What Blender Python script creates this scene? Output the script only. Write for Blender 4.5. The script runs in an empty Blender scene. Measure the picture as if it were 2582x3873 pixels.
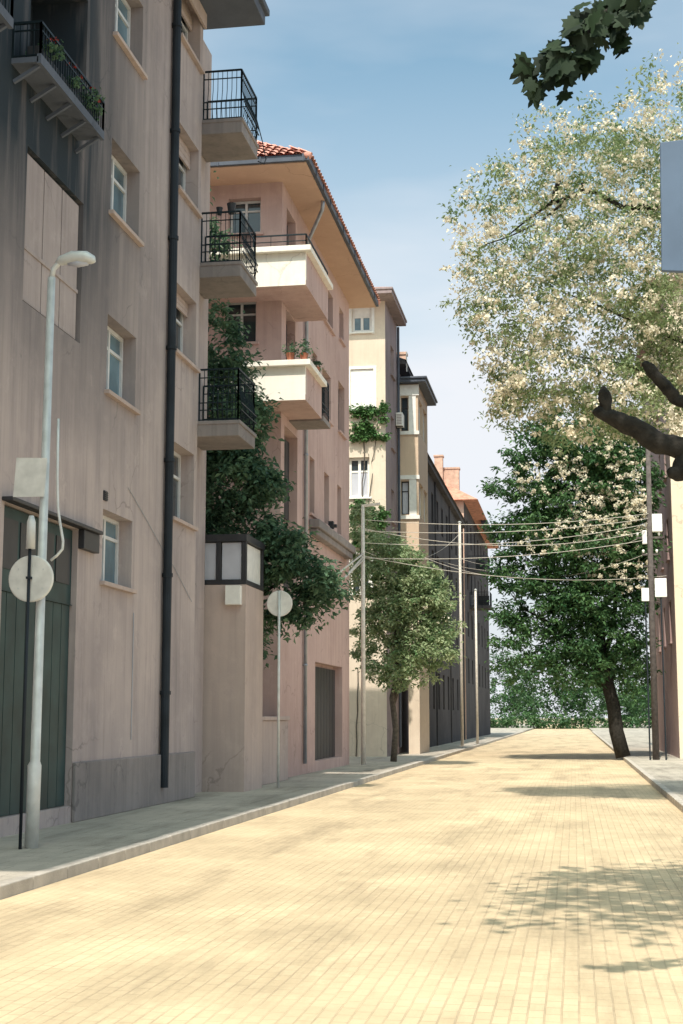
import bpy, math, random
from mathutils import Vector, Matrix
R = math.radians
scene = bpy.context.scene
col = scene.collection
rng = random.Random(11)

# ------------------------------------------------------------------ camera
cd = bpy.data.cameras.new('camera')
cam = bpy.data.objects.new('camera', cd); col.objects.link(cam)
cam.location = (0, 0, 1.6)
cam.rotation_euler = (R(90 + 8.18), 0, R(9.19))
cd.sensor_fit = 'VERTICAL'; cd.sensor_height = 36.0; cd.sensor_width = 24.0
cd.lens = 50.0
cd.clip_start = 0.1; cd.clip_end = 3000
scene.camera = cam
scene.render.resolution_x = 683; scene.render.resolution_y = 1024

# ------------------------------------------------------------------ light
SUN = Vector((-0.04, -0.55, 0.83)).normalized()        # direction towards the sun
elev = math.asin(SUN.z); azim = math.atan2(SUN.x, SUN.y)
w = bpy.data.worlds.new('World'); scene.world = w; w.use_nodes = True
nt = w.node_tree; bg = nt.nodes['Background']
sky = nt.nodes.new('ShaderNodeTexSky'); sky.sky_type = 'NISHITA'; sky.sun_disc = False
sky.sun_elevation = elev; sky.sun_rotation = azim
sky.air_density = 1.0; sky.dust_density = 4.0; sky.ozone_density = 0.3
# thin high cloud over the Nishita sky: a milky veil, thicker towards the horizon, with soft drifts
tcw = nt.nodes.new('ShaderNodeTexCoord'); sx = nt.nodes.new('ShaderNodeSeparateXYZ'); nt.links.new(tcw.outputs['Generated'], sx.inputs[0])
mr = nt.nodes.new('ShaderNodeMapRange'); mr.interpolation_type = 'SMOOTHSTEP'
for k, v in (('From Min', .16), ('From Max', .52), ('To Min', .92), ('To Max', .16)): mr.inputs[k].default_value = v
nt.links.new(sx.outputs['Z'], mr.inputs['Value'])
mpw = nt.nodes.new('ShaderNodeMapping'); mpw.inputs['Scale'].default_value = (1.2, 1.2, 4.5); nt.links.new(tcw.outputs['Generated'], mpw.inputs['Vector'])
nw = nt.nodes.new('ShaderNodeTexNoise'); nw.inputs['Scale'].default_value = 2.0; nw.inputs['Detail'].default_value = 5; nt.links.new(mpw.outputs['Vector'], nw.inputs['Vector'])
mw = nt.nodes.new('ShaderNodeMapRange'); mw.inputs['From Min'].default_value = .35; mw.inputs['From Max'].default_value = .7; mw.inputs['To Min'].default_value = -.16; mw.inputs['To Max'].default_value = .34
nt.links.new(nw.outputs['Fac'], mw.inputs['Value'])
aw = nt.nodes.new('ShaderNodeMath'); aw.operation = 'ADD'; aw.use_clamp = True; nt.links.new(mr.outputs['Result'], aw.inputs[0]); nt.links.new(mw.outputs['Result'], aw.inputs[1])
xw = nt.nodes.new('ShaderNodeMix'); xw.data_type = 'RGBA'; nt.links.new(aw.outputs[0], xw.inputs['Factor'])
tw = nt.nodes.new('ShaderNodeMix'); tw.data_type = 'RGBA'; tw.blend_type = 'MULTIPLY'; tw.inputs['Factor'].default_value = 1
nt.links.new(sky.outputs[0], tw.inputs[6]); tw.inputs[7].default_value = (.72, 1.0, .92, 1)
nt.links.new(tw.outputs[2], xw.inputs[6]); xw.inputs[7].default_value = (4.0, 4.15, 4.4, 1)
nt.links.new(xw.outputs[2], bg.inputs[0]); bg.inputs[1].default_value = 0.15
sd = bpy.data.lights.new('sun', 'SUN'); sd.energy = 3.6; sd.angle = R(0.6); sd.color = (1.0, 0.915, 0.81)
sun = bpy.data.objects.new('sun', sd); col.objects.link(sun)
sun.rotation_euler = SUN.to_track_quat('Z', 'Y').to_euler()
vs = scene.view_settings
vs.view_transform = 'Standard'; vs.look = 'None'; vs.gamma = 1.0; vs.use_curve_mapping = False
vs.exposure = 0.55
scene.cycles.max_bounces = 8

# ------------------------------------------------------------------ materials
def mat(name, colr=(.5, .5, .5), rough=.8, metal=0.0, spec=.3, var=0.0, scale=3.0, bump=0.0, bscale=40.0):
    m = bpy.data.materials.new(name); m.use_nodes = True
    t = m.node_tree; b = t.nodes['Principled BSDF']
    b.inputs['Roughness'].default_value = rough; b.inputs['Metallic'].default_value = metal
    b.inputs['Specular IOR Level'].default_value = spec
    c = (*colr, 1); b.inputs['Base Color'].default_value = c
    tc = t.nodes.new('ShaderNodeTexCoord')
    if var:
        n = t.nodes.new('ShaderNodeTexNoise'); n.inputs['Scale'].default_value = scale; n.inputs['Detail'].default_value = 6
        t.links.new(tc.outputs['Object'], n.inputs['Vector'])
        r = t.nodes.new('ShaderNodeValToRGB')
        r.color_ramp.elements[0].position = .3; r.color_ramp.elements[1].position = .7
        r.color_ramp.elements[0].color = (*[x * (1 - var) for x in colr], 1)
        r.color_ramp.elements[1].color = (*[min(1, x * (1 + var)) for x in colr], 1)
        t.links.new(n.outputs['Fac'], r.inputs['Fac']); t.links.new(r.outputs['Color'], b.inputs['Base Color'])
    if bump:
        n2 = t.nodes.new('ShaderNodeTexNoise'); n2.inputs['Scale'].default_value = bscale; n2.inputs['Detail'].default_value = 5
        t.links.new(tc.outputs['Object'], n2.inputs['Vector'])
        bp = t.nodes.new('ShaderNodeBump'); bp.inputs['Strength'].default_value = bump; bp.inputs['Distance'].default_value = .02
        t.links.new(n2.outputs['Fac'], bp.inputs['Height']); t.links.new(bp.outputs['Normal'], b.inputs['Normal'])
    return m

def plaster(name, base, dirt, amount=.5, streak=.5, bump=.35, patch=None):
    """weathered render: large soft patches, vertical rain streaks, grain"""
    m = bpy.data.materials.new(name); m.use_nodes = True
    t = m.node_tree; L = t.links; b = t.nodes['Principled BSDF']
    b.inputs['Roughness'].default_value = .92; b.inputs['Specular IOR Level'].default_value = .15
    tc = t.nodes.new('ShaderNodeTexCoord')
    def noise(scale, detail, vec=(1, 1, 1), rough=.55):
        mp = t.nodes.new('ShaderNodeMapping'); mp.inputs['Scale'].default_value = vec
        L.new(tc.outputs['Object'], mp.inputs['Vector'])
        n = t.nodes.new('ShaderNodeTexNoise'); n.inputs['Scale'].default_value = scale
        n.inputs['Detail'].default_value = detail; n.inputs['Roughness'].default_value = rough
        L.new(mp.outputs['Vector'], n.inputs['Vector']); return n.outputs['Fac']
    def ramp(sock, a, z, lo=0, hi=1):
        r = t.nodes.new('ShaderNodeMapRange'); r.inputs['From Min'].default_value = a; r.inputs['From Max'].default_value = z
        r.inputs['To Min'].default_value = lo; r.inputs['To Max'].default_value = hi
        L.new(sock, r.inputs['Value']); return r.outputs['Result']
    def mix(f, c1, c2):
        x = t.nodes.new('ShaderNodeMix'); x.data_type = 'RGBA'
        if isinstance(f, float): x.inputs['Factor'].default_value = f
        else: L.new(f, x.inputs['Factor'])
        for k, c in (('A', c1), ('B', c2)):
            i = [s for s in x.inputs if s.name == k and s.type == 'RGBA'][0]
            if isinstance(c, tuple): i.default_value = (*c, 1)
            else: L.new(c, i)
        return [s for s in x.outputs if s.type == 'RGBA'][0]
    def mul(a, c):
        x = t.nodes.new('ShaderNodeMath'); x.operation = 'MULTIPLY'; L.new(a, x.inputs[0])
        if isinstance(c, (int, float)): x.inputs[1].default_value = c
        else: L.new(c, x.inputs[1])
        return x.outputs[0]
    c = mix(ramp(noise(.35, 5), .4, .68, 0, amount), base, dirt)
    c = mix(ramp(noise(1.0, 5, (3.2, 3.2, .22)), .46, .75, 0, streak), c, dirt)
    c = mix(ramp(noise(1.0, 4, (11, 11, .5)), .5, .8, 0, streak * .55), c, tuple(x * .55 for x in dirt))
    c = mix(ramp(noise(2.2, 8, rough=.7), .5, .78, 0, .35), c, tuple(min(1, x * 1.25) for x in base))
    # flaked patches with crisp edges, hairline cracks
    c = mix(ramp(noise(.9, 9, rough=.75), .615, .635, 0, .45 * amount + .1), c, tuple(min(1, x * 1.18) for x in base))
    c = mix(ramp(noise(1.4, 9, (1, 1, .8), rough=.78), .64, .655, 0, .5 * amount + .1), c, dirt)
    vo = t.nodes.new('ShaderNodeTexVoronoi'); vo.feature = 'DISTANCE_TO_EDGE'; vo.inputs['Scale'].default_value = .55
    wv = t.nodes.new('ShaderNodeTexNoise'); wv.inputs['Scale'].default_value = 1.6; wv.inputs['Detail'].default_value = 6; L.new(tc.outputs['Object'], wv.inputs['Vector'])
    va = t.nodes.new('ShaderNodeVectorMath'); va.operation = 'MULTIPLY_ADD'; L.new(wv.outputs['Color'], va.inputs[0]); va.inputs[1].default_value = (.9, .9, .9); L.new(tc.outputs['Object'], va.inputs[2])
    L.new(va.outputs[0], vo.inputs['Vector'])
    c = mix(mul(ramp(vo.outputs['Distance'], .004, .012, 1, 0), ramp(noise(.5, 3),   .5, .62, 0, .38)), c, tuple(x * .5 for x in dirt))
    if patch:      # streaked stain plus painted shade over the upper wall and loggia: local Y range / Z range of the wall
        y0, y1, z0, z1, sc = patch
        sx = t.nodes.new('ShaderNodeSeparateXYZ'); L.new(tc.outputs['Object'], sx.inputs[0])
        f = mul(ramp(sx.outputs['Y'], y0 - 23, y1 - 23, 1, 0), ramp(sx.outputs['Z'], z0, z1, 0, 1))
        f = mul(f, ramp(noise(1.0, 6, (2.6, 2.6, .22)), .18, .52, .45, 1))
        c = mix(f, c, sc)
    L.new(c, b.inputs['Base Color'])
    bp = t.nodes.new('ShaderNodeBump'); bp.inputs['Strength'].default_value = bump; bp.inputs['Distance'].default_value = .012
    L.new(noise(28, 6, rough=.7), bp.inputs['Height']); L.new(bp.outputs['Normal'], b.inputs['Normal'])
    return m

def leaf_mat(name, c0, c1, trans=.35, rough=.5):
    """each leaf its own tint between c0 and c1, from a per-face attribute"""
    m = bpy.data.materials.new(name); m.use_nodes = True
    t = m.node_tree; L = t.links; b = t.nodes['Principled BSDF']; out = t.nodes['Material Output']
    b.inputs['Roughness'].default_value = rough; b.inputs['Specular IOR Level'].default_value = .3
    at = t.nodes.new('ShaderNodeAttribute'); at.attribute_name = 'tint'
    x = t.nodes.new('ShaderNodeValToRGB')
    x.color_ramp.elements[0].color = (*c0, 1); x.color_ramp.elements[1].color = (*c1, 1)
    L.new(at.outputs['Fac'], x.inputs['Fac']); L.new(x.outputs['Color'], b.inputs['Base Color'])
    tr = t.nodes.new('ShaderNodeBsdfTranslucent'); L.new(x.outputs['Color'], tr.inputs['Color'])
    mx = t.nodes.new('ShaderNodeMixShader'); mx.inputs[0].default_value = trans
    L.new(b.outputs[0], mx.inputs[1]); L.new(tr.outputs[0], mx.inputs[2]); L.new(mx.outputs[0], out.inputs['Surface'])
    return m

M = {}
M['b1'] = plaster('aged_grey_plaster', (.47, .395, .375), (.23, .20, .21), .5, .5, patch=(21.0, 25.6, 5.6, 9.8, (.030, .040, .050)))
M['b1trim'] = plaster('aged_trim', (.50, .40, .36), (.28, .23, .22), .4, .3)
M['b1panel'] = plaster('panel_board', (.44, .375, .36), (.26, .22, .22), .5, .6)
M['b2'] = plaster('pink_plaster', (.54, .39, .36), (.34, .225, .20), .45, .4)
M['b2cream'] = plaster('cream_paint', (.82, .77, .70), (.66, .58, .50), .35, .25)
M['soffit'] = plaster('soffit_plaster', (.55, .38, .29), (.40, .26, .19), .4, .1)
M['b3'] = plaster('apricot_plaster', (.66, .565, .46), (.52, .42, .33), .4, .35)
M['b3panel'] = plaster('ochre_panel', (.62, .48, .36), (.50, .36, .27), .3, .2)
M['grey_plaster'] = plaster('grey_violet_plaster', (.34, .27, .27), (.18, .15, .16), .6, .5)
M['dark_plaster'] = plaster('shade_toned_plaster', (.085, .08, .085), (.03, .03, .035), .6, .6)  # near-black tone puts the shade of the far street fronts into the colour
M['rose'] = plaster('rose_plaster', (.66, .44, .35), (.52, .34, .28), .4, .2)
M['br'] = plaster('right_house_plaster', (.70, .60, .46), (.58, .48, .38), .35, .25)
M['brside'] = plaster('right_house_side_plaster', (.46, .33, .31), (.30, .22, .22), .5, .4)  # street side's dimmer light put into a darker mauve plaster
M['concrete'] = plaster('stained_concrete', (.30, .265, .255), (.14, .13, .135), .6, .5)
M['darksoffit'] = plaster('blue_grey_soffit', (.12, .135, .17), (.06, .07, .09), .5, .2)
M['white'] = mat('white_paint', (.78, .76, .72), .55, var=.08, scale=6)
M['frame'] = mat('window_paint', (.62, .62, .62), .5, var=.1, scale=5)
M['darkframe'] = mat('dark_paint', (.035, .035, .04), .5, var=.2)
M['glass'] = mat('window_glass', (.03, .045, .055), .07, spec=.9)
M['paleglass'] = mat('curtained_glass', (.48, .49, .55), .35, spec=.6, var=.10, scale=2)
M['blueglass'] = mat('painted_sky_glass', (.10, .17, .21), .08, spec=.9, var=.5, scale=1.1)  # noise-varied blue base paints sky reflections into the panes
M['iron'] = mat('black_iron', (.012, .022, .028), .5, metal=.4, var=.2)
M['zinc'] = mat('zinc_pipe', (.34, .37, .42), .45, metal=.6, var=.15, scale=4)
M['darkpipe'] = mat('dark_drainpipe', (.018, .024, .032), .6, metal=.2, var=.35, scale=1.5)
M['gutter'] = mat('dark_gutter', (.075, .085, .11), .55, metal=.2, var=.2)
M['tile'] = mat('clay_tiles', (.60, .30, .24), .8, var=.35, scale=9, bump=.3, bscale=20)
M['redtile'] = mat('faded_clay_tiles', (.52, .24, .17), .85, var=.3, scale=3, bump=.5, bscale=6)
M['brick'] = mat('chimney_render', (.55, .36, .28), .9, var=.2, scale=4, bump=.3)
M['door'] = mat('green_door_paint', (.02, .045, .045), .55, var=.35, scale=2)
M['galv'] = mat('galvanised_steel', (.62, .63, .62), .5, metal=.25, var=.12, scale=6)
M['signback'] = mat('bare_sign_back', (.70, .69, .66), .5, metal=.1, var=.16, scale=5)
M['slate'] = mat('blue_grey_panel', (.10, .145, .22), .6, var=.15, scale=1.2)
M['bark'] = mat('dark_bark', (.026, .023, .019), .95, var=.5, scale=12, bump=1.0, bscale=22)
M['bark2'] = mat('grey_bark', (.10, .085, .07), .95, var=.4, scale=10, bump=1.0, bscale=18)
M['wood'] = mat('pole_wood', (.10, .085, .08), .9, var=.3, scale=8, bump=.5, bscale=30)
M['palewood'] = mat('pale_concrete_pole', (.66, .61, .55), .8, var=.12, scale=8)
M['wire'] = mat('pale_cable', (.55, .50, .44), .6)
M['terracotta'] = mat('terracotta', (.32, .12, .07), .85, var=.2)
M['soil'] = mat('potting_soil', (.03, .022, .015), 1.0, var=.4, scale=30)
M['leaf_dark'] = leaf_mat('dark_leaves', (.014, .055, .034), (.17, .28, .16))
M['leaf_locust'] = leaf_mat('locust_leaves', (.10, .18, .065), (.42, .47, .26), .45)
M['blossom'] = leaf_mat('cream_blossom', (.74, .66, .50), (.88, .82, .70), .4, .7)
M['leaf_chest'] = leaf_mat('chestnut_leaves', (.02, .075, .03), (.12, .22, .08), .3)
M['leaf_bush'] = leaf_mat('shrub_leaves', (.10, .21, .08), (.48, .53, .32), .4)
M['leaf_ivy'] = leaf_mat('ivy_leaves', (.03, .10, .03), (.13, .24, .08), .25)
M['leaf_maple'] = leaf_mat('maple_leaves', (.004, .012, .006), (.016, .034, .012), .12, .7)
M['petal'] = leaf_mat('red_petals', (.30, .03, .02), (.5, .08, .06), .2)

def ground_mat(name, c1, c2, mortar, bw, bh, rot=0.0, rough=.75):
    m = bpy.data.materials.new(name); m.use_nodes = True
    t = m.node_tree; L = t.links; b = t.nodes['Principled BSDF']
    tc = t.nodes.new('ShaderNodeTexCoord'); mp = t.nodes.new('ShaderNodeMapping'); mp.inputs['Rotation'].default_value[2] = rot
    L.new(tc.outputs['Object'], mp.inputs['Vector'])
    wn = t.nodes.new('ShaderNodeTexNoise'); wn.inputs['Scale'].default_value = 2.5
    L.new(mp.outputs['Vector'], wn.inputs['Vector'])
    va = t.nodes.new('ShaderNodeVectorMath'); va.operation = 'MULTIPLY_ADD'
    L.new(wn.outputs['Color'], va.inputs[0]); va.inputs[1].default_value = (.014, .014, 0); L.new(mp.outputs['Vector'], va.inputs[2])
    br = t.nodes.new('ShaderNodeTexBrick'); br.inputs['Scale'].default_value = 1.0
    br.inputs['Brick Width'].default_value = bw; br.inputs['Row Height'].default_value = bh
    br.inputs['Mortar Size'].default_value = .007; br.inputs['Mortar Smooth'].default_value = .4
    br.inputs['Color1'].default_value = (*c1, 1); br.inputs['Color2'].default_value = (*c2, 1); br.inputs['Mortar'].default_value = (*mortar, 1)
    L.new(va.outputs[0], br.inputs['Vector'])
    dn = t.nodes.new('ShaderNodeTexNoise'); dn.inputs['Scale'].default_value = 1.3; dn.inputs['Detail'].default_value = 9; dn.inputs['Roughness'].default_value = .7
    L.new(tc.outputs['Object'], dn.inputs['Vector'])
    dr_ = t.nodes.new('ShaderNodeMapRange'); dr_.inputs['From Min'].default_value = .36; dr_.inputs['From Max'].default_value = .60; dr_.inputs['To Max'].default_value = .85
    L.new(dn.outputs['Fac'], dr_.inputs['Value'])
    dm = t.nodes.new('ShaderNodeMix'); dm.data_type = 'RGBA'; L.new(dr_.outputs['Result'], dm.inputs['Factor']); L.new(br.outputs['Color'], dm.inputs[6])
    dm.inputs[7].default_value = (*[(a + b_) / 2 * .97 for a, b_ in zip(c1, c2)], 1)
    n = t.nodes.new('ShaderNodeTexNoise'); n.inputs['Scale'].default_value = .45; n.inputs['Detail'].default_value = 8; n.inputs['Roughness'].default_value = .65
    L.new(mp.outputs['Vector'], n.inputs['Vector'])
    r = t.nodes.new('ShaderNodeMapRange'); r.inputs['From Min'].default_value = .3; r.inputs['From Max'].default_value = .7
    r.inputs['To Min'].default_value = .72; r.inputs['To Max'].default_value = 1.12; L.new(n.outputs['Fac'], r.inputs['Value'])
    x = t.nodes.new('ShaderNodeVectorMath'); x.operation = 'SCALE'
    L.new(dm.outputs[2], x.inputs[0]); L.new(r.outputs['Result'], x.inputs['Scale'])
    sp = t.nodes.new('ShaderNodeTexNoise'); sp.inputs['Scale'].default_value = 1.0; sp.inputs['Detail'].default_value = 8; sp.inputs['Roughness'].default_value = .72
    m3 = t.nodes.new('ShaderNodeMapping'); m3.inputs['Scale'].default_value = (1.1, .16, 1); L.new(tc.outputs['Object'], m3.inputs['Vector']); L.new(m3.outputs['Vector'], sp.inputs['Vector'])
    s2 = t.nodes.new('ShaderNodeMapRange'); s2.inputs['From Min'].default_value = .48; s2.inputs['From Max'].default_value = .72; s2.inputs['To Max'].default_value = .75; L.new(sp.outputs['Fac'], s2.inputs['Value'])
    s3 = t.nodes.new('ShaderNodeMix'); s3.data_type = 'RGBA'; L.new(s2.outputs['Result'], s3.inputs['Factor']); L.new(x.outputs[0], s3.inputs[6]); s3.inputs[7].default_value = (*[q * .55 for q in mortar], 1)
    ol = t.nodes.new('ShaderNodeTexNoise'); ol.inputs['Scale'].default_value = .8; ol.inputs['Detail'].default_value = 10; ol.inputs['Roughness'].default_value = .8; L.new(tc.outputs['Object'], ol.inputs['Vector'])
    o2 = t.nodes.new('ShaderNodeMapRange'); o2.inputs['From Min'].default_value = .64; o2.inputs['From Max'].default_value = .68; o2.inputs['To Max'].default_value = .45; L.new(ol.outputs['Fac'], o2.inputs['Value'])
    s4 = t.nodes.new('ShaderNodeMix'); s4.data_type = 'RGBA'; L.new(o2.outputs['Result'], s4.inputs['Factor']); L.new(s3.outputs[2], s4.inputs[6]); s4.inputs[7].default_value = (*[q * .45 for q in mortar], 1)
    L.new(s4.outputs[2], b.inputs['Base Color']); b.inputs['Roughness'].default_value = rough
    b.inputs['Specular IOR Level'].default_value = .25
    n2 = t.nodes.new('ShaderNodeTexNoise'); n2.inputs['Scale'].default_value = 35
    L.new(tc.outputs['Object'], n2.inputs['Vector'])
    ad = t.nodes.new('ShaderNodeMath'); ad.operation = 'MULTIPLY_ADD'
    L.new(br.outputs['Fac'], ad.inputs[0]); ad.inputs[1].default_value = -1.0; L.new(n2.outputs['Fac'], ad.inputs[2])
    bp = t.nodes.new('ShaderNodeBump'); bp.inputs['Strength'].default_value = .6; bp.inputs['Distance'].default_value = .01
    L.new(ad.outputs[0], bp.inputs['Height']); L.new(bp.outputs['Normal'], b.inputs['Normal'])
    return m
M['setts'] = ground_mat('yellow_paving_blocks', (.68, .54, .355), (.59, .465, .30), (.46, .36, .24), .20, .10, R(90))
M['slabs'] = ground_mat('pavement_slabs', (.50, .45, .38), (.43, .39, .33), (.20, .18, .15), .5, .5)
M['kerb'] = mat('kerb_stone', (.45, .41, .36), .85, var=.2, scale=3, bump=.3)
M['earth'] = mat('pale_earth', (.36, .30, .21), .95, var=.2, scale=.6, bump=.4, bscale=12)

# ------------------------------------------------------------------ mesh helpers
def world_loc(o):
    v = Vector((0, 0, 0))
    while o: v += o.location; o = o.parent
    return v

class MB:
    def __init__(s): s.v = []; s.f = []; s.t = None
    def add(s, vs, fs):
        n = len(s.v); s.v += [tuple(p) for p in vs]; s.f += [tuple(i + n for i in f) for f in fs]; return s
    def quad(s, a, b, c, d): return s.add([a, b, c, d], [(0, 1, 2, 3)])
    def box(s, x0, x1, y0, y1, z0, z1):
        v = [(x, y, z) for x in (x0, x1) for y in (y0, y1) for z in (z0, z1)]
        return s.add(v, [(0, 1, 3, 2), (4, 6, 7, 5), (0, 4, 5, 1), (2, 3, 7, 6), (0, 2, 6, 4), (1, 5, 7, 3)])
    def tube(s, pts, rad, n=8, cap=True):
        pts = [Vector(p) for p in pts]
        rs = rad if isinstance(rad, (list, tuple)) else [rad] * len(pts)
        vs = []; fs = []; prev = None
        for i, p in enumerate(pts):
            d = (pts[min(i + 1, len(pts) - 1)] - pts[max(i - 1, 0)]).normalized()
            u = prev - d * prev.dot(d) if prev is not None else (Vector((0, 0, 1)) if abs(d.z) < .9 else Vector((1, 0, 0))).cross(d)
            u.normalize(); prev = u; q = d.cross(u)
            for k in range(n):
                a = 2 * math.pi * k / n; vs.append(p + (u * math.cos(a) + q * math.sin(a)) * rs[i])
        for i in range(len(pts) - 1):
            for k in range(n):
                fs.append((i * n + k, i * n + (k + 1) % n, (i + 1) * n + (k + 1) % n, (i + 1) * n + k))
        if cap: fs += [tuple(range(n))[::-1], tuple((len(pts) - 1) * n + k for k in range(n))]
        return s.add(vs, fs)
    def bar(s, a, b, w_, h_=None):
        """square bar from a to b"""
        a = Vector(a); b = Vector(b); h_ = h_ or w_; d = (b - a).normalized()
        u = (Vector((0, 0, 1)) if abs(d.z) < .95 else Vector((1, 0, 0))).cross(d).normalized(); q = d.cross(u)
        v = [p + u * sx * w_ / 2 + q * sy * h_ / 2 for p in (a, b) for sx, sy in ((-1, -1), (1, -1), (1, 1), (-1, 1))]
        return s.add(v, [(0, 3, 2, 1), (4, 5, 6, 7), (0, 1, 5, 4), (1, 2, 6, 5), (2, 3, 7, 6), (3, 0, 4, 7)])
    def build(s, name, m, parent=None, loc=None, smooth=False, bevel=0):
        off = world_loc(parent) if parent else Vector(loc or (0, 0, 0))
        me = bpy.data.meshes.new(name)
        me.from_pydata([(p[0] - off.x, p[1] - off.y, p[2] - off.z) for p in s.v], [], s.f)
        if s.t is not None:
            at = me.attributes.new('tint', 'FLOAT', 'FACE'); at.data.foreach_set('value', s.t)
        if smooth: me.polygons.foreach_set('use_smooth', [True] * len(me.polygons))
        me.materials.append(m); me.update()
        o = bpy.data.objects.new(name, me); col.objects.link(o)
        if parent: o.parent = parent
        else: o.location = off
        if bevel:
            bm_ = o.modifiers.new('soft_edges', 'BEVEL'); bm_.width = bevel; bm_.segments = 2; bm_.limit_method = 'ANGLE'
        return o

def gnarl(mb, seed, amp=.12, lump=.16):
    """roughen a limb mesh: ridges along the wood and lumps at old cuts"""
    from mathutils import noise as mn
    out = []
    for (x, y, z) in mb.v:
        p = Vector((x, y, z)); a = mn.noise_vector(p * 5 + Vector((seed, 0, 0))); b_ = mn.noise_vector(p * 17 + Vector((0, seed, 0)))
        out.append(tuple(p + a * lump * .16 + b_ * amp * .11))
    mb.v = out; return mb
def fine(pts, rad, k=6):
    """resample a limb path smoothly (Catmull-Rom)"""
    P_ = [Vector(p) for p in pts]; op = []; orr = []
    for i in range(len(P_) - 1):
        a, b, c, d = P_[max(i - 1, 0)], P_[i], P_[i + 1], P_[min(i + 2, len(P_) - 1)]
        for j in range(k):
            t_ = j / k; op.append(.5 * ((2 * b) + (c - a) * t_ + (2 * a - 5 * b + 4 * c - d) * t_ ** 2 + (3 * b - a - 3 * c + d) * t_ ** 3)); orr.append(rad[i] + (rad[i + 1] - rad[i]) * t_)
    return op + [P_[-1]], orr + [rad[-1]]

def tag(o, label=None, cat=None, group=None, kind=None):
    for k, v in (('label', label), ('category', cat), ('group', group), ('kind', kind)):
        if v: o[k] = v
    return o
def thing(name, loc, label, cat, group=None):
    o = bpy.data.objects.new(name, None); col.objects.link(o); o.location = loc; o.empty_display_size = .3
    return tag(o, label, cat, group)
def copy_tree(o, parent=None):
    c = o.copy(); col.objects.link(c)
    if parent: c.parent = parent
    for ch in list(o.children): copy_tree(ch, c)
    return c

# facade planes: map (u, v, d) with d the depth into the wall
def FX(x0, s=1): return lambda u, v, d=0.0: (x0 - d * s, u, v)      # street wall facing +X (s=-1: facing -X)
def FY(y0): return lambda u, v, d=0.0: (u, y0 + d, v)               # near wall facing the camera

def facade(mb, F, u0, u1, v0, v1, holes):
    """wall face with rectangular holes (u0,u1,v0,v1,depth,closed) and their reveals"""
    us = sorted({u0, u1, *[h[0] for h in holes], *[h[1] for h in holes]})
    vs_ = sorted({v0, v1, *[h[2] for h in holes], *[h[3] for h in holes]})
    us = [u for u in us if u0 - 1e-6 <= u <= u1 + 1e-6]; vs_ = [v for v in vs_ if v0 - 1e-6 <= v <= v1 + 1e-6]
    for a, b in zip(us, us[1:]):
        for c, d in zip(vs_, vs_[1:]):
            mu = (a + b) / 2; mv = (c + d) / 2
            if any(h[0] < mu < h[1] and h[2] < mv < h[3] for h in holes): continue
            mb.quad(F(a, c), F(b, c), F(b, d), F(a, d))
    for h in holes:
        a, b, c, d, dep = h[:5]
        mb.quad(F(a, c), F(a, d), F(a, d, dep), F(a, c, dep)); mb.quad(F(b, c), F(b, c, dep), F(b, d, dep), F(b, d))
        mb.quad(F(a, c), F(a, c, dep), F(b, c, dep), F(b, c)); mb.quad(F(a, d), F(b, d), F(b, d, dep), F(a, d, dep))
        if len(h) > 5 and h[5]: mb.quad(F(a, c, dep), F(b, c, dep), F(b, d, dep), F(a, d, dep))

def fbox(mb, F, u0, u1, v0, v1, d0, d1):
    p = [F(u, v, d) for u in (u0, u1) for v in (v0, v1) for d in (d0, d1)]
    mb.add(p, [(0, 1, 3, 2), (4, 6, 7, 5), (0, 4, 5, 1), (2, 3, 7, 6), (0, 2, 6, 4), (1, 5, 7, 3)])

def window(parent, F, u0, u1, v0, v1, depth=.22, nu=2, bars=(.62,), fm='frame', gm='glass', fw=.06, sill=True, sm='b1trim', name='window'):
    g = .004; mb = MB(); d0, d1 = depth - .06, depth - .004
    a, b, c, d = u0 + g, u1 - g, v0 + g, v1 - g
    fbox(mb, F, a, a + fw, c, d, d0, d1); fbox(mb, F, b - fw, b, c, d, d0, d1)
    fbox(mb, F, a + fw, b - fw, c, c + fw, d0, d1); fbox(mb, F, a + fw, b - fw, d - fw, d, d0, d1)
    for k in range(1, nu):
        m_ = a + (b - a) * k / nu; fbox(mb, F, m_ - fw * .55, m_ + fw * .55, c + fw, d - fw, d0 - .008, d1)
    for t_ in bars:
        z = c + (d - c) * t_; fbox(mb, F, a + fw, b - fw, z - fw * .4, z + fw * .4, d0 + .004, d1)
    o = mb.build(name, M[fm], parent)
    p = MB(); p.quad(F(a, c, depth - .02), F(b, c, depth - .02), F(b, d, depth - .02), F(a, d, depth - .02)); p.build('pane', M[gm], o)
    if sill:
        q = MB(); fbox(q, F, u0 - .09, u1 + .09, v0 - .075, v0 - .003, -.09, depth - .07); q.build('sill', M[sm], o, bevel=.008)
    return o

def railing(mb, pts, h, step=.11, belly=0.0, rails=(1.0, .84, .34, .2, .02)):
    """iron railing along floor points pts: rails at fractions of h, upright bars bellied outwards at the bottom"""
    for i, (a, b) in enumerate(zip(pts, pts[1:])):
        a = Vector(a); b = Vector(b); L_ = (b - a).length; d = (b - a) / L_; out = d.cross(Vector((0, 0, 1)))
        for r in rails:
            o_ = out * (belly * math.sin(math.pi * min(1, r / .55)) if r < .55 else 0)
            w_ = .035 if r == 1.0 else .02
            mb.bar(a + o_ + Vector((0, 0, h * r)), b + o_ + Vector((0, 0, h * r)), w_, w_)
        n = max(2, round(L_ / step))
        for k in range(n + 1):
            p = a + d * (L_ * k / n); wd = .03 if k in (0, n) else .013
            if k in (0, n) or not belly: mb.bar(p, p + Vector((0, 0, h)), wd)
            else:
                z = [0, .1, .28, .45, .6, 1.0]
                mb.tube([p + out * (belly * math.sin(math.pi * min(1, t_ / .55)) if t_ < .55 else 0) + Vector((0, 0, h * t_)) for t_ in z], wd * .62, 5, False)

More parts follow.
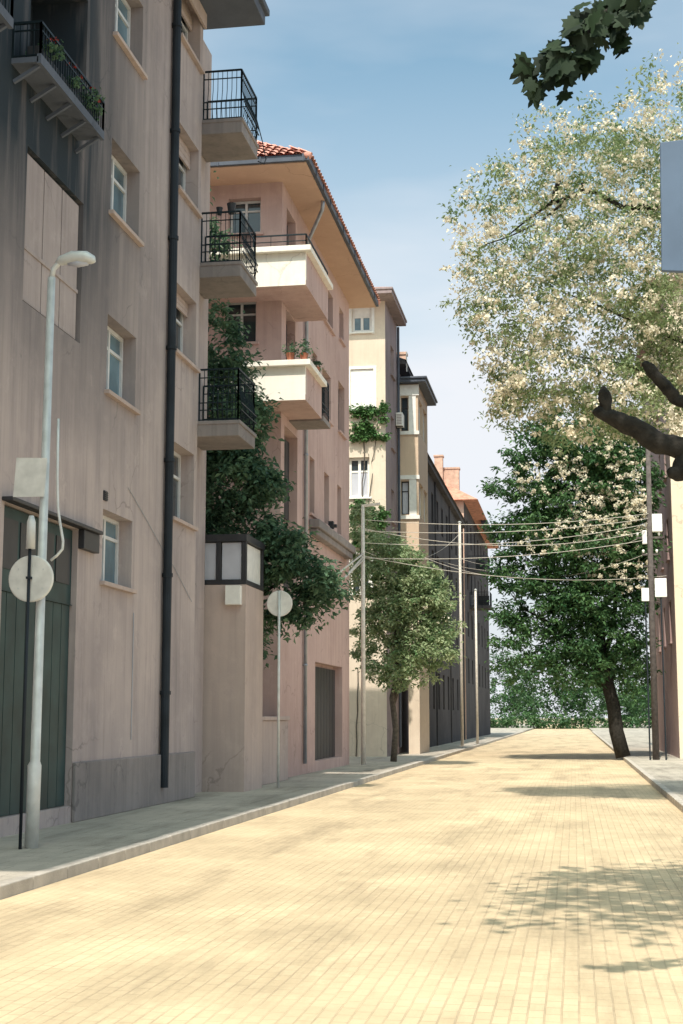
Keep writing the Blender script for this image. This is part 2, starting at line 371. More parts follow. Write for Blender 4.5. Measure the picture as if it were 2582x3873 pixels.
# ------------------------------------------------------------------ foliage
def leaves(blobs, size, per_clump=40, clump_r=.28, fold=.35, aspect=.5, droop=.2, seed=1, n_scale=1.0):
    """blobs: (x,y,z, rx,ry,rz, clumps). Small folded leaves gathered in uneven clumps through each blob's volume."""
    r = random.Random(seed); V = []; Fc = []; T = []
    for (x, y, z, rx, ry, rz, nc) in blobs:
        for _ in range(int(nc * n_scale)):
            while True:
                p = Vector((r.uniform(-1, 1), r.uniform(-1, 1), r.uniform(-1, 1)))
                l = p.length
                if l < 1 and l > .05 and r.random() < .25 + .75 * l: break
            c = Vector((x + p.x * rx, y + p.y * ry, z + p.z * rz)); cr = clump_r * r.uniform(.55, 1.45)
            ct = r.random()
            flat = r.uniform(.45, 1.0)
            for _k in range(int(per_clump * r.uniform(.5, 1.4))):
                q = c + Vector((r.gauss(0, cr * .6), r.gauss(0, cr * .6), r.gauss(0, cr * .6 * flat)))
                th = r.uniform(0, 2 * math.pi); s = size * r.uniform(.6, 1.35)
                d = Vector((math.cos(th), math.sin(th), r.uniform(-.9, .5) - droop)).normalized()
                up = Vector((r.gauss(0, .55), r.gauss(0, .55), 1)).normalized()
                sd_ = d.cross(up).normalized(); up = sd_.cross(d)
                w_ = s * aspect; i = len(V)
                V += [tuple(q), tuple(q + d * s * .45 + sd_ * w_ * .5 + up * fold * w_ * .4), tuple(q + d * s - up * s * .12), tuple(q + d * s * .45 - sd_ * w_ * .5 + up * fold * w_ * .4)]
                Fc += [(i, i + 1, i + 2), (i, i + 2, i + 3)]
                tv = min(1, max(0, ct * .55 + r.random() * .5 - .03)); T += [tv, tv]
    mb = MB(); mb.v = V; mb.f = Fc; mb.t = T
    return mb

def tree(name, loc, label, cat, limbs, blobs, lm, bark='bark2', size=.11, per=40, cr=.3, seed=1, aspect=.5, blossom=None, group=None, droop=.2):
    t = thing(name, loc, label, cat, group)
    mb = MB()
    for pts, rad in limbs: mb.tube(pts, rad, 9)
    mb.build('trunk', M[bark], t, smooth=True)
    leaves(blobs, size, per, cr, aspect=aspect, seed=seed, droop=droop).build('crown', M[lm], t)
    if blossom:
        bl, bs, bper, bcr, bseed = blossom
        leaves(bl, bs, bper, bcr, aspect=.8, seed=bseed, droop=.6).build('blossom', M['blossom'], t)
    return t

def wob(a, b, n, amp, seed):
    """a wandering limb path from a to b"""
    r = random.Random(seed); a = Vector(a); b = Vector(b); out = []
    for i in range(n + 1):
        t_ = i / n; k = amp * math.sin(math.pi * t_)
        out.append(a.lerp(b, t_) + Vector((r.uniform(-k, k), r.uniform(-k, k), r.uniform(-k, k))))
    return out

# ------------------------------------------------------------------ setting: ground, street, pavements
g = MB(); g.quad((-700, -200, -.15), (700, -200, -.15), (700, 1500, -.15), (-700, 1500, -.15)); tag(g.build('ground', M['earth']), kind='structure')
g = MB(); g.quad((-5.4, -25, -.12), (1.9, -25, -.12), (1.9, 320, -.12), (-5.4, 320, -.12)); tag(g.build('street', M['setts']), kind='structure')
for nm, x0, x1 in (('pavement', -14, -5.55), ('pavement', 2.05, 16)):
    g = MB(); g.box(x0, x1, -25, 320, -.3, 0); tag(g.build(nm, M['slabs']), kind='structure')
for x0, x1 in ((-5.55, -5.4), (1.9, 2.05)):
    g = MB()
    y = -25.0
    while y < 160:
        g.box(x0 + .002, x1 - .002, y + .006, y + .994, -.3, .004 + rng.uniform(0, .008)); y += 1.0
    tag(g.build('kerb', M['kerb'], bevel=.012), kind='structure')

# ------------------------------------------------------------------ grey apartment building on the left
b1 = thing('apartment_building', (-10, 23, 0), 'tall weathered grey plaster apartment block filling the left edge, dark stains and painted shade around its planter', 'building')
F1 = FX(-7.6)
holes = []; wins = []
for z in (3.8, 7.0, 10.12, 13.33, 16.5):
    h_ = (22.32, 23.92, z, min(16.65, z + (1.2 if z < 4 else 1.32)), .30) if z < 16 else None
    if h_: holes.append(h_); wins.append(h_)
for z in (5.43, 8.75, 12.1, 15.33):
    h_ = (26.38, 27.98, z, z + (1.5 if z < 6 else 1.4) if z < 15 else 16.62, .34); holes.append(h_); wins.append(h_)
loggias = [(18.55, 20.95, 10.8, 13.2, .95, True), (14.4, 17.45, 10.8, 13.2, .95, True), (18.6, 21.0, 7.45, 9.76, .14, True), (18.2, 21.15, .25, 4.5, .16, True),
           (14.4, 17.3, 7.45, 9.76, .14, True)]
holes += loggias
mb = MB(); facade(mb, F1, 4.0, 28.2, 0, 16.7, holes)
mb.quad((-7.6, 28.2, 0), (-7.9, 28.2, 0), (-7.9, 28.2, 16.7), (-7.6, 28.2, 16.7))
mb.quad((-7.9, 28.2, 0), (-7.9, 30.1, 0), (-7.9, 30.1, 16.7), (-7.9, 28.2, 16.7))
mb.quad((-7.9, 30.1, 0), (-18, 30.1, 0), (-18, 30.1, 16.7), (-7.9, 30.1, 16.7))
mb.quad((-18, 4, 0), (-7.6, 4, 0), (-7.6, 4, 16.7), (-18, 4, 16.7)); mb.quad((-18, 4, 0), (-18, 4, 16.7), (-18, 30.1, 16.7), (-18, 30.1, 0))
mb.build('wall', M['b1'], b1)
mb = MB(); mb.box(-18.4, -6.38, 3.4, 28.9, 16.7, 16.95); mb.box(-18.4, -6.3, 3.3, 29.0, 16.95, 17.1)
rf = mb.build('roof', M['darksoffit'], b1, bevel=.02)
mb = MB(); mb.box(-7.57, -7.52, 4, 28.2, 16.35, 16.68); mb.build('cornice', M['b1trim'], b1)
mb = MB(); mb.box(-7.6 + .003, -7.54, 4.0, 18.19, 0, .9); mb.box(-7.597, -7.54, 21.16, 28.2, 0, .9); mb.build('plinth', M['concrete'], b1, bevel=.015)
for (a, b, c, d, dep) in wins:
    left = a < 25
    window(b1, F1, a, b, c, d, dep, 2, (.66,) if not left else (.7,), 'frame', 'blueglass' if left else 'glass', .07)
    if c > 6 and (left or c > 9):
        q = MB(); n = 10
        for k in range(n):
            u0 = a + .1 + (b - a - .2) * .42 * k / n; u1 = a + .1 + (b - a - .2) * .42 * (k + 1) / n
            q.quad(F1(u0, c + .08, dep - .026 - .004 * (k % 2)), F1(u1, c + .08, dep - .026 - .004 * ((k + 1) % 2)), F1(u1, d - .1, dep - .026 - .004 * ((k + 1) % 2)), F1(u0, d - .1, dep - .026 - .004 * (k % 2)))
        q.build('curtain', M['paleglass'], b1)
    if not left and c > 6:      # roller shutter box half lowered
        q = MB(); z1 = d - .01; z0 = d - (.42 if c > 11 else .3); n = 6
        for k in range(n): fbox(q, F1, a + .02, b - .02, z0 + (z1 - z0) * k / n + .004, z0 + (z1 - z0) * (k + 1) / n, dep - .16 + .006 * (k % 2), dep - .12)
        q.build('shutter', M['b1trim'], b1)
# enclosed loggia panels, garage door
for a, b, c, d in ((18.66, 20.94, 7.5, 9.7), (14.45, 17.25, 7.5, 9.7)):
    q = MB()
    for k in range(3):
        u0 = a + (b - a) * k / 3; u1 = a + (b - a) * (k + 1) / 3
        fbox(q, F1, u0 + .02, u1 - .02, c, d, .05, .11)
    fbox(q, F1, a, b, c + .75, c + .81, .03, .049)
    q.build('enclosed_loggia_panel', M['b1panel'], b1, bevel=.006)
q = MB(); n = 8
for k in range(n):
    u0 = 18.24 + 2.87 * k / n; fbox(q, F1, u0 + .01, u0 + 2.87 / n - .01, .26, 3.3, .09, .14)
fbox(q, F1, 18.21, 21.14, 3.32, 4.48, .09, .14); fbox(q, F1, 18.21, 21.14, 3.305, 3.315, .06, .14)
dr = q.build('garage_door', M['door'], b1)
q = MB()
for k in range(4): fbox(q, F1, 18.3 + .71 * k, 18.3 + .71 * k + .60, 3.62, 4.32, .075, .088)
q.build('top_panels', M['darkframe'], dr)
q = MB(); fbox(q, F1, 18.1, 21.9, 4.503, 4.56, -.16, .0); fbox(q, F1, 21.16, 21.9, 4.2, 4.50, -.10, .0); q.build('door_canopy', M['darkframe'], b1, bevel=.01)
# loggia inner door, made wide and dark to paint in the shade inside
for a in (18.75, 14.7):
    q = MB(); fbox(q, F1, a - .1, a + 1.9, 10.82, 13.0, .88, .945); o = q.build('loggia_door', M['darkframe'], b1)
    p = MB(); fbox(p, F1, a + .05, a + .85, 11.3, 12.8, .868, .878); fbox(p, F1, a + .95, a + 1.75, 11.3, 12.8, .868, .878); p.build('pane', M['glass'], o)
# drainpipe, vent, cable
mb = MB(); mb.tube([(-7.50, 25.83, .3), (-7.50, 25.83, 16.4)], .085, 12)
for z in (2, 4.2, 6.4, 8.6, 10.8, 13, 15.2): mb.tube([(-7.50, 25.83, z), (-7.50, 25.83, z + .07)], .104, 12)
mb.build('drainpipe', M['darkpipe'], b1, smooth=False)
mb = MB(); fbox(mb, F1, 22.30, 22.46, 5.14, 5.30, -.03, .0)
for k in range(4): fbox(mb, F1, 22.315, 22.445, 5.16 + .033 * k, 5.175 + .033 * k, -.042, -.031)
mb.build('vent', M['darkframe'], b1)
mb = MB(); mb.tube([(-7.585, 23.6, 5.55), (-7.585, 24.6, 5.18), (-7.58, 25.6, 4.78), (-7.58, 26.6, 4.45), (-7.585, 27.9, 3.9)], .006, 6)
mb.tube([(-7.585, 24.05, 3.4), (-7.585, 24.05, 1.2)], .007, 6); mb.build('cable', M['zinc'], b1)
# planter balcony in front of the loggia
def planter(y0, y1):
    mb = MB(); mb.box(-7.597, -7.2, y0, y1, 10.68, 10.76); mb.box(-7.22, -7.16, y0, y1, 10.66, 10.80)
    for k in range(5): yy = y0 + .1 + (y1 - y0 - .2) * k / 4; mb.bar((-7.595, yy, 10.45), (-7.22, yy, 10.67), .05)
    sl = mb.build('loggia_balcony', M['darksoffit'], b1)
    q = MB(); railing(q, [(-7.58, y1 - .02, 10.76), (-7.18, y1 - .02, 10.76), (-7.18, y0 + .02, 10.76), (-7.58, y0 + .02, 10.76)], .52, .10, 0, (1.0, .78, .06)); q.build('railing', M['iron'], sl)
    for k in range(3):
        q = MB(); a = y0 + .1 + (y1 - y0 - .2) * k / 3; q.box(-7.42, -7.23, a, a + (y1 - y0 - .2) / 3 - .04, 10.77, 10.98)
        q.build('planter_trough', M['darkframe'], sl, bevel=.015)
planter(17.9, 20.65); planter(14.3, 16.9)
for i, (y, s, n) in enumerate(((18.5, .13, 5), (19.3, .15, 6), (20.1, .2, 9))):
    t = thing('geranium', (-7.3, y, 10.92), ['small geranium in the near trough of the planter balcony', 'red geranium in the middle trough of the planter balcony', 'bushiest geranium at the far end of the planter balcony'][i], 'flower', 'geraniums along the planter balcony')
    mb = MB()
    for k in range(6): mb.tube([(-7.3, y + .06 * (k - 2.5), 10.9), (-7.24 + .02 * (k % 3), y + .09 * (k - 2.5), 11.12 + .03 * (k % 2))], .006, 5)
    mb.build('stem', M['leaf_dark'], t)
    leaves([(-7.24, y, 11.08, .14, .34, s, n)], .07, 26, .09, seed=70 + i, aspect=.9).build('foliage', M['leaf_dark'], t)
    for k in range(3 + i): leaves([(-7.2 + .03 * (k % 2), y - .22 + .15 * k, 11.2 + .06 * (k % 3), .01, .01, .01, 1)], .035, 16, .022, seed=90 + i * 7 + k, aspect=1).build('petals', M['petal'], t)
# three end balconies
def end_balcony(z, i):
    y0, y1, x1 = 28.22, 29.75, -6.72
    mb = MB(); mb.box(-7.897, x1, y0, y1, z - .32, z); mb.box(-7.897, x1 + .03, y0 - .02, y1 + .03, z - .07, z + .012)
    bl = mb.build('balcony', M['concrete'], b1, bevel=.015)
    q = MB(); railing(q, [(-7.58, y0 + .03, z + .012), (x1 - .03, y0 + .03, z + .012), (x1 - .03, y1 - .03, z + .012), (-7.88, y1 - .03, z + .012)], 1.1, .105, .07)
    q.build('railing', M['iron'], bl)
    if i == 0:
        q = MB(); q.tube([(-6.73, 29.6, 14.9), (-6.6, 29.7, 14.35), (-6.52, 29.72, 13.95), (-6.56, 29.7, 13.82), (-6.7, 29.7, 13.9)], .012, 6); q.build('loose_cable', M['darkpipe'], bl)
for i, z in enumerate((14.28, 11.1, 7.68)): end_balcony(z, i)
for i, (x, y) in enumerate(((-7.25, 28.45), (-6.98, 28.42))):
    t = thing('flower_pot', (x, y, 12.22), ['smaller dark pot standing at the rail of the second balcony', 'larger dark pot on the rail of the second balcony, nearer the corner'][i], 'plant pot', 'dark pots on the balcony rail')
    mb = MB(); s = .8 + .3 * i; mb.tube([(x, y, 12.23), (x, y, 12.23 + .16 * s), (x, y, 12.23 + .2 * s)], [.06 * s, .085 * s, .095 * s], 12); mb.build('pot', M['darkframe'], t)
    mb = MB(); mb.tube([(x, y, 12.23 + .19 * s), (x, y, 12.23 + .205 * s)], .08 * s, 12); mb.build('soil', M['soil'], t)

# ------------------------------------------------------------------ pink corner house with red tiled roof
b2 = thing('corner_house', (-11, 41, 0), 'pinkish corner apartment house with red tiled roof, wide eaves and wrap-around cream balconies', 'building')
F2 = FX(-7.5); G2 = FY(36.3)
YN, YF, XS = 36.3, 48.0, -7.5
nh = [(-9.1, -8.2, 11.55, 12.75, .3), (-9.0, -8.1, 14.6, 15.6, .3), (-9.4, -8.4, 8.2, 9.3, .3), (-9.4, -8.4, 5.0, 6.2, .3), (-11.6, -10.6, 8.2, 9.4, .3)]
sh = [(36.9, 38.2, 13.75, 15.5, .35, True), (36.9, 38.2, 10.7, 12.6, .35, True), (36.75, 38.6, 4.4, 9.35, .45, True),
      (40.5, 41.3, 7.5, 9.2, .25), (43.0, 43.9, 7.5, 9.15, .25), (45.5, 46.3, 7.5, 9.15, .25),
      (42.6, 44.2, 10.9, 12.4, .25), (45.7, 47.0, 11.0, 12.7, .25), (42.9, 44.6, 14.0, 15.2, .22), (45.9, 46.8, 14.2, 15.3, .22),
      (40.8, 41.8, 14.1, 15.3, .22), (40.9, 41.7, 10.9, 12.5, .22), (41.5, 46.5, .3, 3.2, .3, True)]
mb = MB(); facade(mb, G2, -15.5, XS, 0, 16.0, nh); facade(mb, F2, YN, YF, 0, 16.0, sh)
mb.quad((XS, YF, 0), (-15.5, YF, 0), (-15.5, YF, 16), (XS, YF, 16)); mb.quad((-15.5, YN, 0), (-15.5, YN, 16), (-15.5, YF, 16), (-15.5, YF, 0))
mb.build('wall', M['b2'], b2)
for a, b, c, d, dep in nh: window(b2, G2, a, b, c, d, dep, 2, (.7,), 'frame', 'glass', .06, sm='b2')
for h_ in sh:
    a, b, c, d, dep = h_[:5]
    if len(h_) == 5: window(b2, F2, a, b, c, d, dep, 2, (.7,), 'darkframe', 'glass', .06, sm='b2')
for a, b, c, d in ((36.95, 38.15, 13.78, 15.4), (36.95, 38.15, 10.72, 12.5), (36.8, 38.55, 4.42, 6.4), (36.8, 38.55, 7.0, 9.2), (41.6, 46.4, .31, 3.1)):
    q = MB(); n = max(2, round((b - a) / .55))
    for k in range(n): fbox(q, F2, a + (b - a) * k / n + .02, a + (b - a) * (k + 1) / n - .02, c, d, .22, .27)
    q.build('balcony_door', M['darkframe'], b2)
# eaves: soffit box and gutter, tiled hip roof
EX, EYN, EYF = -6.62, 35.05, 48.6
mb = MB(); mb.box(-16.3, EX, EYN, EYF, 16.0, 16.12); mb.build('soffit', M['soffit'], b2)
mb = MB()
mb.box(EX, EX + .10, EYN - .10, EYF, 16.02, 16.2); mb.box(-16.3, EX, EYN - .10, EYN, 16.02, 16.2)
for k in range(9): mb.box(-15.9 + k * 1.15, -15.85 + k * 1.15, EYN - .125, EYN - .1, 16.0, 16.21)
for k in range(11): mb.box(EX + .1, EX + .125, 36 + k * 1.15, 36.05 + k * 1.15, 16.0, 16.21)
mb.build('gutter', M['gutter'], b2, bevel=.02)
def tiles(mb, o, u, n_u, s, n_s, clip):
    """pantile sheet: origin o, unit u along the eave, s up the slope; clip(u_m, s_m) keeps a tile"""
    o = Vector(o); u = Vector(u).normalized(); s = Vector(s).normalized(); nrm = u.cross(s)
    if nrm.z < 0: nrm = -nrm
    tw, tl, seg = .24, .34, 6
    for j in range(n_s):
        for i in range(n_u):
            if not clip((i + .5) * tw, (j + .5) * tl): continue
            jit = rng.uniform(-.008, .008); vs_ = []
            for e, lift in ((0, .05 + jit), (1.12, .0)):
                for k in range(seg + 1):
                    a = k / seg
                    vs_.append(o + u * (i + a) * tw + s * (j + e) * tl + nrm * (lift + .055 * abs(math.sin(math.pi * a)) ** .8))
            mb.add(vs_, [(k, k + 1, seg + 2 + k, seg + 1 + k) for k in range(seg)])
mb = MB(); pitch = math.tan(R(32))
L_ = 9.7; W_ = 13.5; rise = 4.85 * pitch
sl_n = Vector((0, 1, pitch)); sl_s = Vector((-1, 0, pitch)); k_ = math.cos(R(32))
tiles(mb, (-16.3, EYN - .12, 16.16), (1, 0, 0), 41, sl_n, 17, lambda a, s_: s_ * k_ < min(a, 9.75 - a) + .1)
tiles(mb, (EX + .12, EYN - .12, 16.16), (0, 1, 0), 57, sl_s, 17, lambda a, s_: s_ * k_ < min(a, 13.7 - a) + .1)
xr = -11.46; ya, yb = EYN + 4.75, EYF - 4.75; zr = 16.14 + 4.87 * pitch
c0, c1, c2, c3 = (EX + .1, EYN - .1, 16.14), (EX + .1, EYF, 16.14), (-16.3, EYF, 16.14), (-16.3, EYN - .1, 16.14)
ra, rb = (xr, ya, zr), (xr, yb, zr)
mb.quad(c0, c1, rb, ra); mb.add([c3, c0, ra], [(0, 1, 2)]); mb.quad(c2, c3, ra, rb); mb.add([c1, c2, rb], [(0, 1, 2)])
mb.build('roof', M['tile'], b2)
mb = MB(); mb.tube([c0, ra], .10, 8); mb.tube([ra, rb], .1, 8); mb.tube([c1, rb], .1, 8); mb.build('ridge_tiles', M['tile'], b2, smooth=True)
# wrap-around balconies: floor slab, panel parapet, overhanging cap
def wrap_balcony(zb, name, yend):
    x0, x1, y0 = -10.6, -6.6, 35.0
    mb = MB(); mb.box(x0, x1, y0, YN - .003, zb, zb + .16); mb.box(XS + .003, x1, YN - .003, yend, zb, zb + .16)
    bl = mb.build('balcony', M['b2'], b2, bevel=.01)
    q = MB(); q.box(x0, x1 - .002, y0 - .004, y0 + .12, zb + .002, zb + .88); q.build('parapet', M['b2cream'], bl)
    q = MB(); q.box(x1 - .12, x1 + .003, y0 + .122, yend - .002, zb + .002, zb + .88); q.build('side_parapet', M['b2'], bl)
    q = MB(); q.box(x0, x1 + .15, y0 - .16, y0 + .2, zb + .882, zb + 1.03); q.box(x1 - .2, x1 + .15, y0 + .202, yend, zb + .882, zb + 1.03); q.build('coping', M['b2cream'], bl, bevel=.012)
    q = MB(); ztop = zb + 1.03
    if name == 'upper':
        railing(q, [(-8.0, y0 + .02, ztop), (x1, y0 + .02, ztop), (x1, yend - .1, ztop)], .34, .5, 0, (1.0, .5)); q.build('railing', M['iron'], bl)
    else:
        railing(q, [(XS + .03, yend + .02, zb + .1), (x1, yend + .02, zb + .1), (x1, yend + 1.1, zb + .1)], 1.1, .12, 0)
        q.build('railing', M['iron'], bl)
        r_ = MB(); r_.box(XS + .003, x1 + .05, yend + .003, yend + 1.15, zb - .05, zb + .09); r_.build('side_slab', M['concrete'], bl)
wrap_balcony(12.66, 'upper', 38.4); wrap_balcony(9.62, 'lower', 37.4)
# downpipes
mb = MB(); mb.tube([(-6.66, 37.9, 16.0), (-6.7, 38.0, 15.78), (-7.36, 39.3, 15.3), (-7.42, 39.5, 15.1), (-7.42, 39.5, .3)], .055, 10)
for z in (3, 6, 9, 12): mb.tube([(-7.42, 39.5, z), (-7.42, 39.5, z + .06)], .068, 10)
mb.build('downpipe', M['zinc'], b2, smooth=True)
mb = MB(); mb.box(XS + .003, -7.18, 40.4, 47.4, 7.05, 7.3); mb.box(XS + .003, -7.26, 40.5, 47.3, 6.85, 7.047); mb.build('ledge', M['concrete'], b2, bevel=.03)
mb = MB(); mb.box(-7.46, -7.30, 43.5, 43.7, 7.42, 7.66); mb.box(-7.30, -7.2, 43.53, 43.67, 7.46, 7.56); mb.build('wall_lamp', M['darkframe'], b2, bevel=.01)
for i, (x, y, n, s) in enumerate(((-7.0, 35.02, 7, .16), (-6.66, 35.1, 9, .2), (-6.62, 36.6, 6, .2))):
    z = 10.66
    t = thing('potted_plant', (x, y, z), ['leafy pot on the front coping of the lower cream balcony', 'dense pot plant on the outer corner of the lower cream balcony', 'pot plant on the street side coping of the lower cream balcony'][i], 'plant', 'pot plants on the lower cream balcony')
    mb = MB(); mb.tube([(x, y, z), (x, y, z + .16), (x, y, z + .2)], [.08, .11, .12], 12); mb.build('pot', M['terracotta'], t)
    leaves([(x, y, z + .32, .22, .2, s, n)], .09, 22, .09, seed=120 + i).build('foliage', M['leaf_dark'], t)

# ------------------------------------------------------------------ apricot tower house
b3 = thing('tower_house', (-10, 59.5, 0), 'narrow apricot apartment house with sunlit end wall and flat overhanging eaves, ivy on it', 'building')
G3 = FY(57.5); F3 = FX(-7.45)
nh = [(-8.86, -8.02, 17.6, 18.82, .16), (-8.92, -7.95, 14.3, 16.0, .10), (-9.01, -8.13, 10.57, 12.25, .24), (-8.95, -8.1, 6.6, 8.2, .24)]
sh = [(59.3, 60.4, 16.2, 17.5, .2), (59.3, 60.4, 13, 14.4, .2), (59.3, 60.4, 9.8, 11.2, .2), (59.3, 60.4, 6.6, 8, .2)]
mb = MB(); facade(mb, G3, -12.5, -7.45, 0, 18.9, nh); 
mb.quad((-12.5, 61.5, 0), (-7.45, 61.5, 0), (-7.45, 61.5, 18.9), (-12.5, 61.5, 18.9)); mb.quad((-12.5, 57.5, 0), (-12.5, 57.5, 18.9), (-12.5, 61.5, 18.9), (-12.5, 61.5, 0))
mb.build('wall', M['b3'], b3)
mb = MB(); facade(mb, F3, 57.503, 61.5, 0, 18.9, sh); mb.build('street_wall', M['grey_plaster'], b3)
for i, (a, b, c, d, dep) in enumerate(nh):
    o = window(b3, G3, a, b, c, d, dep, 2, (.66,) if i != 0 else (.55,), 'white', 'glass' if i in (2, 3) else 'blueglass', .10, sm='white')
    q = MB()
    if i == 1:
        for k in range(14): fbox(q, G3, a + .02, b - .02, c + .02 + k * .118, c + .02 + k * .118 + .112, .03 + .004 * (k % 2), .035 + .02)
    elif i == 0: fbox(q, G3, a + .1, b - .1, c + .66, d - .1, dep - .075, dep - .062)
    elif i == 2:
        fbox(q, G3, a + .11, a + .4, c + .1, c + 1.05, dep - .035, dep - .025); fbox(q, G3, b - .4, b - .11, c + .1, c + 1.05, dep - .035, dep - .025)
    if i < 3: q.build(['blind', 'shutter', 'curtain'][[0, 1, 2][i]], M['white'] if i < 2 else M['paleglass'], o)
    q = MB()
    if i != 2:
        fbox(q, G3, a - .12, a - .003, c - .1, d + .12, -.03, .0); fbox(q, G3, b + .003, b + .12, c - .1, d + .12, -.03, .0); fbox(q, G3, a - .003, b + .003, d + .003, d + .12, -.03, .0)
        q.build('window_surround', M['white'], o)
for a, b, c, d, dep in sh: window(b3, F3, a, b, c, d, dep, 2, (.66,), 'frame', 'glass', .07, sm='grey_plaster')
mb = MB(); mb.box(-13, -7.02, 56.4, 61.55, 18.9, 19.06); mb.box(-13, -6.98, 56.36, 61.6, 19.06, 19.16); mb.build('eaves', M['grey_plaster'], b3, bevel=.02)
mb = MB(); mb.add([(-13, 56.4, 19.163), (-7.0, 56.4, 19.163), (-7.0, 61.5, 19.163), (-13, 61.5, 19.163), (-10, 58.5, 19.9), (-10, 59.5, 19.9)], [(0, 1, 4), (1, 2, 5, 4), (2, 3, 5), (3, 0, 4, 5)]); mb.build('roof', M['redtile'], b3)
mb = MB(); mb.tube([(-7.36, 61.3, .3), (-7.36, 61.3, 18.8)], .06, 8); mb.build('downpipe', M['gutter'], b3)
# ivy on the tower wall
iv = [(-8.5, 57.42, 14.15, .55, .08, .22, 22), (-7.85, 57.42, 14.2, .5, .08, .2, 18), (-8.35, 57.42, 13.6, .4, .08, .5, 22), (-8.0, 57.42, 13.1, .75, .1, .22, 28), (-8.75, 57.42, 13.2, .2, .08, .4, 9),
      (-8.6, 57.4, 10.0, .5, .12, .45, 26), (-7.75, 57.4, 9.7, .45, .12, .5, 22), (-8.2, 57.4, 8.9, .8, .14, .8, 40), (-7.5, 57.4, 14.0, .12, .1, .5, 8)]
t = thing('climbing_ivy', (-8.3, 57.45, 0), 'ivy climbing the sunlit apricot end wall between its windows', 'plant')
mb = MB(); mb.tube(wob((-8.7, 57.47, 0), (-8.3, 57.46, 14.2), 24, .1, 5), .025, 6); mb.tube(wob((-8.35, 57.47, 9), (-7.7, 57.46, 14.2), 14, .08, 6), .018, 6); mb.build('stem', M['bark2'], t)
leaves(iv, .13, 22, .14, seed=33, aspect=.9).build('foliage', M['leaf_ivy'], t)

# ------------------------------------------------------------------ bay-fronted house beyond it
b4 = thing('bay_window_house', (-10, 66, 0), 'grey house with a cream two-storey bay window under its own little flat roof', 'building')
F4 = FX(-7.55)
mb = MB(); facade(mb, F4, 61.503, 69.9, 0, 17.2, [(61.8, 61.98, 8, 9, .1)]); mb.quad((-12.5, 61.503, 0), (-7.55, 61.503, 0), (-7.55, 61.503, 17.2), (-12.5, 61.503, 17.2))
mb.quad((-12.5, 69.9, 0), (-7.55, 69.9, 0), (-7.55, 69.9, 17.2), (-12.5, 69.9, 17.2)); mb.build('wall', M['grey_plaster'], b4)
mb = MB(); mb.box(-13, -7.1, 61.61, 70.2, 17.2, 17.38); mb.add([(-13, 61.6, 17.39), (-7.05, 61.6, 17.39), (-7.05, 70.2, 17.39), (-13, 70.2, 17.39), (-10, 64, 19), (-10, 68, 19)], [(0, 1, 4), (1, 2, 5, 4), (2, 3, 5), (3, 0, 4, 5)])
rf = mb.build('roof', M['dark_plaster'], b4)
q = MB(); q.box(-7.75, -7.35, 64.2, 64.6, 17.382, 18.3); q.box(-7.8, -7.3, 64.15, 64.65, 18.3, 18.42); q.build('chimney', M['brick'], rf)
q = MB(); q.tube([(-7.1, 62.3, 17.0), (-7.1, 62.3, 17.9)], .03, 6); q.build('vent_pipe', M['white'], rf)
YB0, YB1, XB = 62.0, 66.2, -6.57
GB = FY(YB0); FB = FX(XB)
bn = [(-7.33, -7.02, 14.22, 15.75, .18), (-7.35, -7.0, 10.45, 11.95, .18)]
bs = [(62.4, 63.9, 14.22, 15.75, .18), (64.3, 65.8, 14.22, 15.75, .18), (62.4, 63.9, 10.45, 11.95, .18), (64.3, 65.8, 10.45, 11.95, .18)]
mb = MB(); facade(mb, GB, -7.548, XB, 8.2, 16.35, bn); facade(mb, FB, YB0, YB1, 8.2, 16.35, bs)
mb.quad((-7.548, YB0, 8.2), (XB, YB0, 8.2), (XB, YB1, 8.2), (-7.548, YB1, 8.2)); mb.quad((XB, YB1, 8.2), (-7.548, YB1, 8.2), (-7.548, YB1, 16.35), (XB, YB1, 16.35))
bay = mb.build('bay', M['b3panel'], b4)
for a, b, c, d, dep in bn: window(b4, GB, a, b, c, d, dep, 1, (.7,), 'darkframe', 'glass' if c > 12 else 'paleglass', .05, sill=False)
for a, b, c, d, dep in bs: window(b4, FB, a, b, c, d, dep, 2, (.7,), 'white', 'blueglass', .06, sill=False)
for z0, z1, zt in ((14.2, 15.82, 16.3), (10.4, 12.02, 12.2)):
    q = MB(); q.box(-6.98, -6.66, YB0 - .05, YB0 - .003, z0, z1); q.box(-7.54, -7.36, YB0 - .05, YB0 - .003, z0, z1)
    q.box(-7.548, -6.52, YB0 - .08, YB0 - .003, z1, zt); q.box(-7.548, -6.52, YB0 - .08, YB0 - .003, z0 - .16, z0)
    q.build('bay_trim', M['white'], bay)
q = MB(); q.box(-7.548, -6.18, YB0 - .42, YB1 + .5, 16.352, 16.5); q.box(-7.548, -6.12, YB0 - .48, YB1 + .6, 16.5, 16.6); q.build('bay_roof', M['gutter'], bay, bevel=.02)
q = MB(); q.box(-7.08, -6.6, YB0 + .02, YB1, 0, 8.197); q.build('bay_pier', M['b3'], bay)
q = MB(); q.box(-7.5, -6.0, 61.9, 66.3, 7.9, 8.05)
ac = thing('air_conditioner', (-7.3, 61.2, 14.2), 'white air conditioning unit bracketed to the wall beside the bay window', 'air conditioner')
mb = MB(); mb.box(-7.42, -7.12, 60.75, 61.4, 14.22, 14.8); mb.build('casing', M['white'], ac, bevel=.02)
mb = MB()
for k in range(7): mb.box(-7.38, -7.16, 60.735, 60.748, 14.28 + k * .07, 14.31 + k * .07)
mb.build('grille', M['grey_plaster'], ac)
mb = MB(); mb.bar((-7.445, 60.9, 14.2), (-7.12, 60.9, 14.2), .03); mb.bar((-7.445, 61.25, 14.2), (-7.12, 61.25, 14.2), .03); mb.build('bracket', M['iron'], ac)

